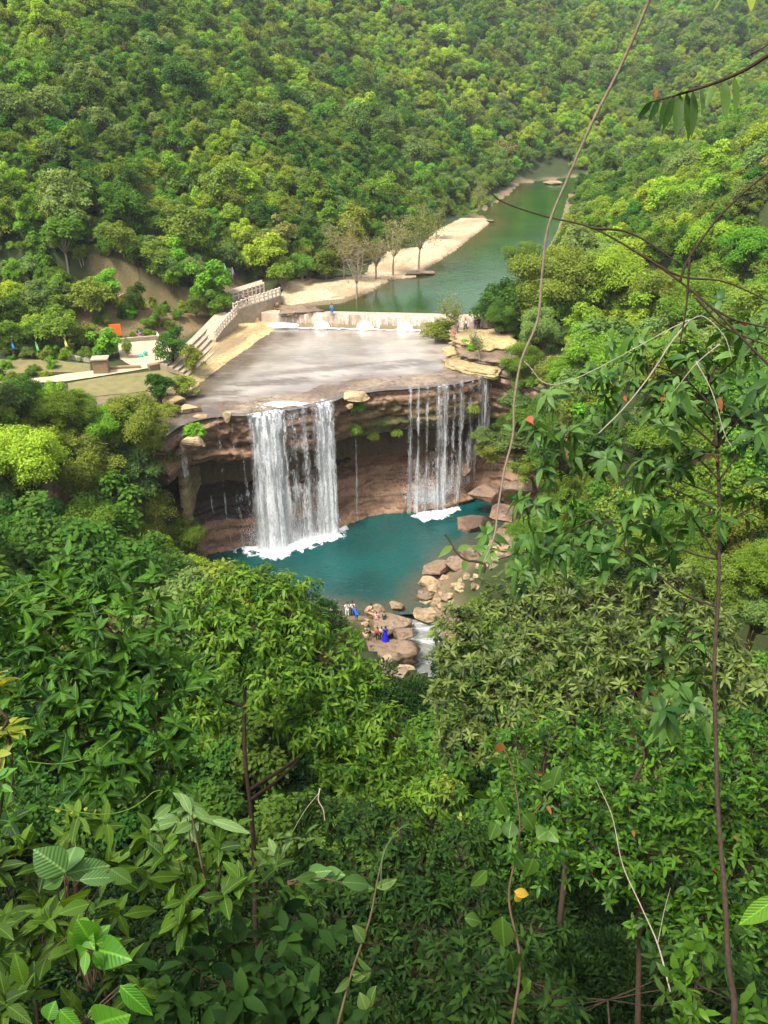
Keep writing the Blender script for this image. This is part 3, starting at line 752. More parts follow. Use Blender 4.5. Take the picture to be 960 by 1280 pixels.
foam([(262, 688), (300, 674), (330, 660), (372, 652), (405, 644), (436, 646), (454, 656), (440, 678), (402, 690), (370, 702), (342, 712), (300, 700)], label='white foam boiling at the foot of the widest waterfall')
foam([(303, 514), (318, 502), (350, 498), (392, 499), (412, 490), (420, 500), (414, 506), (385, 511), (350, 516)], WL + .14, .02, label='flecks of white water gathering at the lip above the widest waterfall', zp=WL, k=.34)
foam([(520, 489), (540, 484), (575, 481), (600, 475), (598, 480), (560, 486)], WL + .14, .02, label='flecks of white water at the lip above the thin right waterfall', zp=WL, k=.5)
foam([(503, 648), (515, 636), (545, 634), (575, 628), (587, 638), (562, 652), (530, 658)], label='white foam spreading on the pool under the thin right waterfall', k=.4)
def mist(P, size, dens, label):
    m, nt, out = mat('mist_air'); pv = N(nt, 'ShaderNodeVolumePrincipled'); pv.inputs['Color'].default_value = (.97, .98, 1, 1); pv.inputs['Density'].default_value = dens; nt.links.new(pv.outputs[0], out.inputs['Volume'])
    V0, F0 = MIC; tag(obj('mist', mkmesh('mist', V0 * np.array(size), F0, m), None, P), label, 'mist', None, 'stuff')
_bm = bmesh.new(); bmesh.ops.create_icosphere(_bm, subdivisions=3, radius=1); MIC = (np.array([v.co[:] for v in _bm.verts]), np.array([tuple(v.index for v in f.verts) for f in _bm.faces], np.int32)); _bm.free()
mist(at_z(350, 676, .8), (4.8, 1.8, 1.6), .035, 'soft drifting mist at the foot of the widest waterfall')
mist(at_z(362, 668, .8), (3.0, 1.4, 2.8), .035, 'taller puff of mist before the widest waterfall')
mist(at_z(545, 622, 2.2), (3.4, 1.4, 1.6), .035, 'soft drifting mist at the foot of the thin right waterfall')
foam([(510, 640), (515, 625), (530, 618), (550, 614), (568, 610), (578, 618), (566, 632), (548, 643), (525, 645)], z=1.15, hump=.7, label='white foam at the foot of the thin right waterfall')
def spray(pts, n, sig, h, seed, label, z0=.1):
    rng = np.random.default_rng(seed); V = []; F = []
    P = np.array([pts[i % len(pts)] for i in range(n)]) + rng.normal(size=(n, 3)) * np.array([sig, sig * .6, 0])
    P[:, 2] = z0 + rng.exponential(h, n)
    s = rng.uniform(.012, .036, n)[:, None]
    tet = np.array([(1, 1, 1), (-1, -1, 1), (-1, 1, -1), (1, -1, -1)])
    V = (P[:, None] + tet[None] * s[:, None]).reshape(-1, 3)
    F = (np.arange(n)[:, None, None] * 4 + np.array([(0, 1, 2), (0, 3, 1), (0, 2, 3), (1, 3, 2)])[None]).reshape(-1, 3).astype(np.int32)
    tag(obj('spray', mkmesh('spray', V, F, DROPM)), label, 'spray', None, 'stuff')
spray([at_z(a, b, 0) for a, b in [(325, 678), (340, 680), (355, 676), (380, 668), (405, 660)]], 16000, .9, .8, 1, 'fine white spray over the foot of the widest waterfall')
spray([at_z(a, b, 0) for a, b in [(522, 632), (536, 634), (555, 625), (565, 618)]], 13000, .9, .8, 2, 'fine white spray over the foot of the thin right waterfall', 1.0)
# ================= rocks =================
TANROCK = rockmat('boulder_tan', (.33, .23, .125), (.43, .32, .18), (.22, .15, .085), .5)
BRNROCK = rockmat('boulder_brown', (.17, .115, .07), (.25, .175, .11), (.11, .075, .05), .5, wet=True)
REDROCK = rockmat('boulder_reddish', (.17, .10, .06), (.23, .145, .09), (.10, .06, .04), .5, wet=True)
def ico(sub):
    bm = bmesh.new(); bmesh.ops.create_icosphere(bm, subdivisions=sub, radius=1)
    V = np.array([v.co[:] for v in bm.verts]); F = [tuple(v.index for v in f.verts) for f in bm.faces]; bm.free(); return V, np.array(F, np.int32)
ICO4 = ico(4); ICO1 = ico(1); ICO2 = ico(2)
def boulder(loc, size, seed, material, label, rz=0, tilt=(0, 0), sub=None, group=None, name='boulder'):
    rng = np.random.default_rng(seed); V, F = ICO4
    V = V.copy()
    for k in range(13):          # planar facets
        d = rdir(1, rng)[0]; c = rng.uniform(.38, .82); t = V @ d
        V = V - np.clip(t - c, 0, None)[:, None] * d * 1.0
    for c, d in ((.62, np.array([0, 0, 1.])), (.4, np.array([0, 0, -1.]))):
        t = V @ d; V = V - np.clip(t - c, 0, None)[:, None] * d * .85
    V = V * (1 + .06 * fbm(V * 1.4 + seed, seed, 3)[:, None] + 0.06 * fbm(V * 5 + seed, seed, 4)[:, None])
    V[:, 2] += .04 * np.round(V[:, 2] * 5) / 5
    V = V * np.array(size)
    me = mkmesh(name, V, F, material, False)
    o = obj(name, me, None, loc, (tilt[0], tilt[1], rz)); return tag(o, label, 'rock', group)
def rock_px(px, py, wpx, z, hw, m, label, seed, dw=.75, rz=None, tilt=(0, 0), sink=.3, group=None):
    P = at_z(px, py, z); dist = np.dot(P - CAM, FW); wd = wpx / FPX * dist / 2
    h = wd * hw
    boulder((P[0], P[1], z - h * .0), (wd * 1.12, wd * dw * 1.1, h), seed, m, label, rz if rz is not None else (seed * 1.7) % .6 - .3, tilt, group=group)
RK = [
 (537, 729, 32, .35, .42, TANROCK, 'flat pale boulder jutting into the pool from the right shore'),
 (576, 732, 30, .8, .6, TANROCK, 'rounded pale boulder on the right shore beside a flat one'),
 (556, 745, 44, .5, .4, TANROCK, 'wide flat slab below the rounded pale boulder of the right shore'),
 (600, 734, 26, 1.2, .5, BRNROCK, 'brown boulder half hidden by the leaves above the right shore'),
 (532, 768, 40, .55, .42, TANROCK, 'wedge shaped boulder with a pale tilted top by the pool outlet'),
 (498, 757, 24, .45, .62, TANROCK, 'small pale boulder behind the round one at the pool edge'),
 (472, 764, 30, .6, .8, TANROCK, 'round tan boulder at the pool edge with a seated bather'),
 (436, 786, 26, .9, .6, TANROCK, 'tan boulder under the standing pair at the left of the bathers'),
 (450, 797, 26, .9, .5, TANROCK, 'low split boulder below the standing pair'),
 (487, 777, 66, .8, .42, BRNROCK, 'broad sloping brown boulder in the middle of the bathers'),
 (503, 793, 34, 1.1, .6, BRNROCK, 'dark angular boulder right of the woman in the blue dress'),
 (505, 779, 20, .5, .6, TANROCK, 'little pale boulder by the person in light blue'),
 (508, 842, 40, .2, .5, TANROCK, 'yellow boulder beside the foaming stream'),
 (494, 852, 26, .2, .5, TANROCK, 'lower yellow boulder partly under leaves by the stream'),
 (470, 845, 14, .9, .6, TANROCK, 'pale stone in the bushes left of the stream'),
 (548, 712, 44, .6, .45, BRNROCK, 'dark wet boulder at the waterline of the right shore'),
 (575, 703, 40, 1.4, .5, BRNROCK, 'brown boulder above the wet one on the right shore'),
 (598, 690, 40, 2.0, .6, BRNROCK, 'brown boulder higher on the right shore'),
 (625, 700, 44, 3.0, .55, TANROCK, 'tan boulder under the end of the hanging vine'),
 (590, 716, 24, 1.3, .5, TANROCK, 'small tan stone between the right shore boulders'),
 (567, 722, 18, .8, .5, BRNROCK, 'little brown stone behind the flat pale one'),
 (592, 654, 54, .4, .55, REDROCK, 'large reddish boulder at the waterline beside the thin right fall'),
 (606, 615, 42, 3.0, 1.0, REDROCK, 'tall reddish boulder above the waterline beside the thin right fall'),
 (634, 644, 44, 3.2, .8, REDROCK, 'blocky reddish brown boulder right of the tall one'),
 (628, 668, 34, 1.6, .6, BRNROCK, 'brown boulder at the far right edge of the pool'),
 (575, 588, 26, 4.6, .8, REDROCK, 'rusty rock behind the thin right fall'),
 (655, 610, 50, 5.5, .9, BRNROCK, 'dark rock in the bushes right of the reddish boulders'),
 (205, 548, 26, 15.2, .7, TANROCK, 'pale boulder left of the little spout'),
 (215, 532, 22, 16.0, .7, TANROCK, 'small pale boulder above the little spout'),
 (240, 552, 40, 15.4, .5, TANROCK, 'tan boulder below the green fern tuft at the cliff end'),
 (225, 562, 26, 14.2, .7, BRNROCK, 'brown boulder under the little spout'),
 (236, 512, 40, 16.75, .3, TANROCK, 'flat tan slab at the left front corner of the upper pool'),
 (222, 500, 34, 17.0, .4, YROCK, 'yellowish slab behind the flat tan one at the left corner of the upper pool'),
 (252, 520, 22, 16.6, .35, TANROCK, 'small tan slab on the left end of the lip'),
 (210, 516, 30, 16.8, .5, BRNROCK, 'brown block at the far left of the lip'),
 (240, 492, 24, 16.8, .3, TANROCK, 'low tan slab at the left shore of the upper pool'),
 (283, 522, 16, 16.5, 1.2, TANROCK, 'upright yellowish block on the lip by the slim trickles'),
 (446, 496, 42, 16.5, .30, TANROCK, 'long flat yellow block lying on the cliff lip between the two big falls'),
 (436, 508, 12, 15.6, .9, TANROCK, 'small yellow block wedged below the flat one on the lip'),
 (688, 212, 40, 18.9, .3, TANROCK, 'flat pale rock at the far end of the river'),
 (690, 229, 24, 18.6, .3, TANROCK, 'small pale rock in the shallows at the river bend'),
 (672, 208, 26, 19.2, .5, BRNROCK, 'brown rock behind the flat pale one at the river bend'),
 (520, 341, 44, 18.5, .14, BRNROCK, 'thin dark slab at the tip of the sand bank'),
 (612, 276, 16, 18.7, .25, BRNROCK, 'dark stone at the far tip of the pale bank'),
 (420, 373, 26, 18.5, .2, BRNROCK, 'low dark stone at the foot of the pale bank'),
 (210, 345, 8, 22, .8, TANROCK, 'small pale stone on the bare slope'),
]
for i, r_ in enumerate(RK): rock_px(*r_[:6], r_[6], 300 + i)
for i, (px, py, wd, lab) in enumerate([(191, 399, 12, 'round pale stone on the bare slope behind the plaza'), (152, 372, 12, 'reddish stone on the bare slope'), (120, 395, 10, 'little tan stone at the foot of the bare slope')]):
    P = ground_at(px, py); q = wd / FPX * np.dot(P - CAM, FW) / 2
    boulder(P + np.array([0, 0, q * .2]), (q, q, q * .8), 380 + i, TANROCK, lab)

def ledge(pxpoly, z, th, m, label, seed, name='rock_ledge', cat='rock', jig=1.1):
    P = zz(pxpoly, z); E, _ = smooth_path(P + [P[0]], 90); E = E[:-1]
    c = E.mean(0); nl = 8; V = []; nE = len(E)
    for j in range(nl):
        zf = j / (nl - 1)
        ins = 1 - .10 * abs(vn(np.array([[j * .9, seed, .3]]), 3)[0]) - (.10 if j == nl - 1 else 0) + .05 * math.sin(j * 2.3 + seed)
        w_ = fbm(np.stack([E[:, 0] * jig, E[:, 1] * jig, np.full(nE, j * .35 + seed)], -1), seed, 4)
        Q = c + (E - c) * (ins + .24 * w_)[:, None]
        V += [(q[0], q[1], z - th + th * zf + .05 * w_[k]) for k, q in enumerate(Q)]
    for f in (.7, .4, .05):
        Q = c + (E - c) * f; w_ = fbm2(Q[:, 0], Q[:, 1], 1.5, seed, 4); V += [(q[0], q[1], z + .12 * w_[k]) for k, q in enumerate(Q)]
    nr = nl + 3
    F = [(j * nE + k, j * nE + (k + 1) % nE, (j + 1) * nE + (k + 1) % nE, (j + 1) * nE + k) for j in range(nr - 1) for k in range(nE)]
    F.append(tuple((nr - 1) * nE + k for k in range(nE)))
    return tag(obj(name, mkmesh(name, V, F, m)), label, cat)
ledge([(428, 800), (520, 796), (526, 812), (500, 822), (450, 822), (420, 815)], 1.3, 2.2, BRNROCK, 'long flat topped ledge where the woman in the blue dress stands', 1)
ledge([(420, 792), (446, 780), (470, 786), (462, 800), (430, 806)], 1.15, 1.6, TANROCK, 'low tan ledge left of the group in red and blue', 9)
ledge([(562, 412), (640, 408), (650, 432), (602, 436), (566, 424)], 18.3, 1.0, YROCK, 'flat topped ledge with people at the right end of the dam', 2)
ledge([(572, 430), (602, 426), (650, 434), (646, 452), (600, 448), (574, 442)], 17.8, 1.0, BRNROCK, 'brown layered ledge below the people at the right of the upper pool', 3)
ledge([(556, 448), (580, 444), (625, 456), (622, 470), (585, 464), (558, 456)], 17.0, .7, YROCK, 'thin tan shelf reaching into the upper pool from the right', 4)
ledge([(552, 434), (570, 430), (580, 440), (560, 445)], 17.0, .8, YROCK, 'small stepped shelf under the round bush at the upper pool', 5)
ledge([(345, 383), (395, 380), (405, 388), (350, 392)], 18.6, .5, BRNROCK, 'brown slab at the left end of the dam', 7)
ledge([(700, 712), (742, 660), (775, 668), (760, 700), (722, 724)], 8.5, 2.5, TANROCK, 'tan slab showing through the bushes right of the pool', 8)
rs = np.random.default_rng(12)
for i in range(96):
    if i < 74: u = rs.random(); px = np.interp(u, [0, .3, .6, 1], [508, 545, 590, 628]) + rs.normal() * 7 + 8 * (i % 3); py = np.interp(u, [0, .3, .6, 1], [770, 745, 715, 672]) + rs.normal() * 6
    else: px = rs.uniform(440, 520); py = rs.uniform(772, 850)
    P = ground_at(px, py); q = rs.uniform(.25, .6) * (1.9 if i % 5 == 0 else 1)
    boulder(P + np.array([0, 0, q * .1]), (q * 1.2, q, q * .7), 600 + i, [TANROCK, BRNROCK][i % 2], 'small loose stone among many strewn along the near shore of the pool', rs.random() * 6, group='loose stones along the near shore', name='shore_stone')
# bare earth on the right slope
def alongground(lst): return [ground_at(a, b)[:2] for a, b in lst]
EARTHM = simple('bare_earth_tan', (.42, .28, .17), .95, .1, .3, 1.2)
for pl in ([(840, 590), (900, 575), (975, 585), (975, 625), (900, 622), (850, 612)], [(712, 668), (770, 648), (812, 656), (790, 690), (730, 700)]):
    drape('bare_earth', alongground(pl), EARTHM, .15, .6)

# ================= dam =================
CONC = simple('dam_stone', (.36, .27, .19), .6, .4, .35, 2.0)
DAMPAINT = None
dA = np.array([-18.0, 118.3]); dB_ = np.array([16.5, 115.6])
dd = dB_ - dA; dL = np.linalg.norm(dd); du_ = dd / dL; dn = np.array([du_[1], -du_[0]])   # towards viewer
nx = 120; prof = [(-1.0, 16.0), (-1.0, 18.18), (-.9, 18.33), (.45, 18.36), (.62, 18.26), (.8, 17.6), (.95, 17.0), (1.25, 16.7), (1.5, 16.3), (1.6, 15.6)]
V = []
for i in range(nx):
    b = dA + du_ * dL * i / (nx - 1)
    for j, (o_, z_) in enumerate(prof):
        w_ = .10 * vn(np.array([[i * .35, j * .9, 2.]]), 5)[0] + (.06 * math.floor(vn(np.array([[i // 5 * 1.7, j * .3, 4.]]), 6)[0] * 3))
        q = b + dn * (o_ + w_ * (j > 3)); V.append((q[0], q[1], z_ + .02 * w_))
m_ = len(prof); F = [(i * m_ + j, (i + 1) * m_ + j, (i + 1) * m_ + j + 1, i * m_ + j + 1) for i in range(nx - 1) for j in range(m_ - 1)]
F += [tuple(range(m_)), tuple((nx - 1) * m_ + j for j in range(m_))[::-1]]
damT = empty('dam', (0, 0, 0)); tag(damT, 'long low stone dam with a thin sheet of water running over it', 'dam')
obj('wall', mkmesh('wall', V, F, CONC, False), damT)
V = []; UV = []; D = []; nx = 200
DW = fallmat('dam_water', -.02, 1.6, 1.0, .4, (.95, .86, .74))
for i in range(nx):
    b = dA + du_ * (dL * (.05 + .93 * i / (nx - 1)))
    for j, t in enumerate(np.linspace(-.3, .6, 10)):
        z = 18.42 if t < 0 else 18.42 - 4.9 * t * t * 1.05; q = b + dn * (.5 + 1.6 * t if t > 0 else .5 + t * 3)
        V.append((q[0], q[1], z)); UV.append((i * dL / nx, t * 1.4)); D.append(.50 + .12 * vn(np.array([[i * .09, 0, 0.5]]), 8)[0] + (.10 if t > .15 else -.02))
F = [(i * 10 + j, (i + 1) * 10 + j, (i + 1) * 10 + j + 1, i * 10 + j + 1) for i in range(nx - 1) for j in range(9)]
obj('water_sheet', mkmesh('water_sheet', V, F, DW, True, D, UV), damT)
# foam line and four churning mounds under the dam
gx_ = np.linspace(-17.2, 16, 260); V = []; D = []
for i, x in enumerate(gx_):
    yb = np.interp(x, [dA[0], dB_[0]], [dA[1], dB_[1]]) - 1.7
    for k in range(6):
        V.append((x, yb - k * .22 + .15, WL + .03 + .10 * math.sin(k * .6) + .05 * vn(np.array([[x * 1.5, k, 0.]]), 2)[0])); D.append([.9, 1.0, .95, .75, .45, .1][k])
F = [(i * 6 + j, (i + 1) * 6 + j, (i + 1) * 6 + j + 1, i * 6 + j + 1) for i in range(259) for j in range(5)]
tag(obj('foam', mkmesh('foam', V, F, FOAMM, True, D)), 'line of white foam along the foot of the dam', 'foam', None, 'stuff')
for i, (px, lab) in enumerate([(352, 'wide flat mound of white water at the left end of the dam'), (402, 'white water mound under the man on the dam'), (456, 'white water mound under the middle of the dam'), (506, 'white water mound nearest the right end of the dam')]):
    P = at_z(px, 410, WL); y_ = np.interp(P[0], [dA[0], dB_[0]], [dA[1], dB_[1]]) - 1.7
    V0, F0 = ICO4; V = V0 * (1 + .28 * fbm(V0 * 2.2 + i * 9, 60 + i, 4)[:, None]); V = V * np.array([1.15 if i else 2.4, .75, .95 if i else .5])
    tag(obj('white_water', mkmesh('white_water', V, F0, DROPM), None, (P[0], y_, WL + .15)), lab, 'white water')
# rubble shore wall left of the dam
STONEW = simple('masonry_pale', (.33, .265, .19), .85, .2, .5, 1.6)
WOODP = simple('railing_pale', (.55, .47, .38), .7, .3, .15, 4)

# ================= stairs, terrace, railings =================
def strip_wall(P, w_, zt, zb, mb, m=0):
    P = np.array(P, float); T = np.gradient(P, axis=0); T /= np.linalg.norm(T, axis=1)[:, None]; Nn = np.stack([-T[:, 1], T[:, 0]], 1) * w_ / 2
    n = len(P); V = []
    for i in range(n):
        a = P[i] + Nn[i]; b = P[i] - Nn[i]; V += [(*a, zb[i]), (*a, zt[i]), (*b, zt[i]), (*b, zb[i])]
    F = [(i * 4 + j, i * 4 + (j + 1) % 4, (i + 1) * 4 + (j + 1) % 4, (i + 1) * 4 + j) for i in range(n - 1) for j in range(4)]
    F += [(3, 2, 1, 0), ((n - 1) * 4, (n - 1) * 4 + 1, (n - 1) * 4 + 2, (n - 1) * 4 + 3)]
    mb.add(V, F, m)
def railing(P3_, label, n):
    t = empty('railing', P3_[0]); tag(t, label, 'railing', 'pale railings of the stairway')
    b0 = np.array(P3_[0]); Q = bez(P3_, 8) - b0
    d = np.r_[0, np.cumsum(np.linalg.norm(np.diff(Q, axis=0), axis=1))]
    for k in range(n):
        q = np.array([np.interp(d[-1] * k / (n - 1), d, Q[:, c]) for c in range(3)])
        mb = MB(); mb.box((q[0], q[1], q[2] + .45), (.2, .2, 1.3)); mb.box((q[0], q[1], q[2] + 1.14), (.26, .26, .08))
        obj('post', mb.mesh('post', WOODP, False), t)
    for h in (1.0, .5):
        mb = MB(); mb.tube(Q + np.array([0, 0, h]), .075, 6); obj('rail', mb.mesh('rail', WOODP), t)
def P3(px, py, z): return at_z(px, py, z)
wk = [P3(262, 420, 17.8), P3(272, 408, 18.4), P3(284, 396, 19.0), P3(294, 387, 19.4)]
rl = [P3(269, 424, 17.8), P3(279, 411, 18.4), P3(289, 400, 19.0), P3(296, 392, 19.4)]
railing(rl, 'steep pale railing climbing from the steps beside the rock apron', 11)
tb = [P3(292, 389, 19.4), P3(312, 381, 19.7), P3(332, 375, 19.9), P3(350, 369, 20.0)]
tbk = [P3(286, 377, 19.9), P3(308, 370, 20.2), P3(330, 363, 20.3)]
railing(tb, 'level railing along the front of the upper terrace', 12)
railing(tbk, 'railing at the back of the upper terrace behind the visitor', 9)
def walkway(A, B, zb, label, name='walkway'):
    A = bez(A, 6); B = bez(B, 6); n = min(len(A), len(B)); A = A[:n]; B = B[np.linspace(0, len(B) - 1, n).astype(int)]
    V = []
    for a, b in zip(A, B): V += [(a[0], a[1], zb), tuple(a), tuple(b), (b[0], b[1], zb)]
    F = [(i * 4 + j, i * 4 + (j + 1) % 4, (i + 1) * 4 + (j + 1) % 4, (i + 1) * 4 + j) for i in range(n - 1) for j in range(4)] + [(3, 2, 1, 0), (n * 4 - 4, n * 4 - 3, n * 4 - 2, n * 4 - 1)]
    return tag(obj(name, mkmesh(name, V, F, STONEW, False)), label, 'terrace')
walkway([p + np.array([.1, -.15, -.02]) for p in rl], [p + np.array([-3.0, 1.2, 0]) for p in rl], 15.8, 'sloping stone ramp behind the steep railing')
walkway([p + np.array([.1, -.2, -.02]) for p in tb], [p + np.array([-.6, 4.5, .1]) for p in tb], 16.0, 'stone terrace above the left end of the dam')
walkway([p + np.array([-.2, .6, .9]) for p in tbk], [p + np.array([-.6, 2.6, 1.0]) for p in tbk], 17.0, 'raised back step of the terrace')
# broad steps from the plaza towards the river
st = empty('stairway', P3(235, 440, 17.4)); tag(st, 'broad pale stone steps between the plaza tree and the steep railing', 'steps')
b0 = np.array(st.location)
for k in range(6):
    a = P3(206 + 4 * k, 466 - .5 * k, 17.2); b = P3(258 + 2.2 * k, 419 - 0 * k + 1 * k, 17.2)
    mb = MB(); zt = 18.3 - k * .30; pth = bez([a[:2], (a[:2] + b[:2]) / 2 + np.array([.2, -.2]), b[:2]], 5) - b0[:2] + np.array([k * .28, -k * .25])
    strip_wall(pth, .95, np.full(len(pth), zt - b0[2]), np.full(len(pth), 15.8 - b0[2]), mb); mb.V = [v + .07 * np.stack([fbm(v * 1.3 + q * 9 + k, q, 3) for q in (1, 2, 3)], 1) for v in mb.V]; obj('step', mb.mesh('step', STONEW, False), st)
# stone hut block, low wall, bin sign
KST = simple('kiosk_stone', (.24, .17, .10), .9, .1, .4, 3)
P = P3(128, 467, 17.5); t = empty('stone_kiosk', (P[0], P[1], hz(P[0], P[1])), .15); t.scale = (.8, .8, .8); tag(t, 'small square brown stone hut beside the pale path', 'hut')
mb = MB(); mb.box((0, 0, 1.05), (2.2, 1.8, 2.3), taper=.94); obj('wall', mb.mesh('wall', KST, False), t)
mb = MB(); mb.box((0, 0, 2.28), (2.5, 2.1, .18)); obj('cap', mb.mesh('cap', STONEW, False), t)
def low_wall(a, b, h, w_, m, label, name='low_wall'):
    A = ground_at(*a); B = ground_at(*b); mb = MB(); pts = bez([A[:2], (A[:2] + B[:2]) / 2 + .1, B[:2]], 6)
    z = np.array([hz(p[0], p[1]) for p in pts]); strip_wall(pts, w_, z + h, z - .4, mb)
    tag(obj(name, mb.mesh(name, m, False)), label, 'wall')
low_wall((80, 448), (114, 453), .5, .5, simple('wall_grey', (.33, .30, .25), .9), 'low grey wall left of the stone hut')
low_wall((136, 463), (176, 461), .4, .5, KST, 'low brown kerb wall right of the stone hut')
low_wall((150, 428), (205, 424), .5, .4, STONEW, 'low pale wall behind the plaza')
low_wall((186, 462), (206, 459), .6, .8, KST, 'rubble kerb at the end of the path by the plaza tree')
low_wall((300, 391), (348, 388), .9, .6, CLIFFM, 'brown masonry wall between the terrace and the dam')
ORG = simple('orange_panel', (.75, .16, .03), .6, .3, .12); TRQ = simple('turquoise_cloth', (.10, .62, .50), .7, .2, .1)
P = ground_at(146, 424); t = empty('sign_board', P, .2); tag(t, 'orange panel on two posts behind the plaza tree', 'sign')
mb = MB(); mb.box((0, 0, 1.2), (1.5, .12, 1.6), bev=.02); obj('panel', mb.mesh('panel', ORG, False), t)
for sx in (-.6, .6): mb = MB(); mb.tube([(sx, .1, -.2), (sx, .1, 1.9)], .05, 6); obj('post', mb.mesh('post', BARKD), t)
P = ground_at(176, 447); mb = MB()
V0, F0 = ICO2; mb.add(V0 * np.array([.35, .3, .25]) * (1 + .3 * fbm(V0 * 2, 2, 3)[:, None]), F0.tolist()); mb.add(V0 * np.array([.3, .3, .3]) * (1 + .3 * fbm(V0 * 2, 4, 3)[:, None]) + np.array([.5, .5, .2]), F0.tolist())
tag(obj('cloth_bundle', mb.mesh('cloth_bundle', TRQ), None, P + np.array([0, 0, .25])), 'turquoise cloth bundle on the plaza floor', 'cloth')
FLC = {'blue': (.05, .28, .75), 'green': (.10, .55, .12), 'yellow': (.80, .68, .05), 'white': (.85, .85, .82), 'purple': (.25, .06, .45), 'orange': (.8, .25, .03)}
FLM = {k: simple('pennant_' + k, v, .8, .1, .08) for k, v in FLC.items()}
POLEM = simple('pole_grey', (.30, .28, .24), .6, .3, .2)
for px, pyb, pyt, c, lab in [(19, 450, 426, 'blue', 'blue pennant on a thin pole at the far left of the lawn'), (49, 450, 428, 'green', 'pale green pennant on a pole left of the yellow one'), (85, 449, 423, 'yellow', 'yellow pennant on a pole near the low grey wall'), (118, 436, 420, 'white', 'white pennant between the yellow one and the orange sign'),
        (197, 427, 415, 'white', 'white pennant at the back corner of the plaza'), (175, 425, 413, 'purple', 'purple pennant behind the middle of the plaza'), (272, 372, 350, 'white', 'white pennant by the bright tree above the steps'), (282, 352, 331, 'green', 'small green pennant up the slope above the terrace'), (292, 356, 336, 'purple', 'purple pennant up the slope above the terrace'), (331, 340, 309, 'blue', 'blue pennant on a tall pole before the hillside trees')]:
    P = ground_at(px, pyb); dz = np.dot(P - CAM, FW); H_ = (pyb - pyt) / FPX * dz * 1.06
    t = empty('flag', P, 0); tag(t, lab, 'flag', 'pennants around the plaza')
    mb = MB(); mb.tube([(0, 0, -.2), (0, 0, H_)], .035, 6); obj('pole', mb.mesh('pole', POLEM), t)
    V = []; F = []; k = 8; fh = min(1.2, H_ * .5)
    for i in range(k + 1):
        u = i / k; ww = .02 + .46 * u
        for s_ in (0, 1): V.append((.05 + ww * s_ * .8, .10 * math.sin(u * 6 + s_), H_ - .02 - fh * u - .05 * s_))
    F = [(i * 2, i * 2 + 1, i * 2 + 3, i * 2 + 2) for i in range(k)]
    o = obj('pennant', mkmesh('pennant', V, F, FLM[c]), t); md = o.modifiers.new('thick', 'SOLIDIFY'); md.thickness = .02

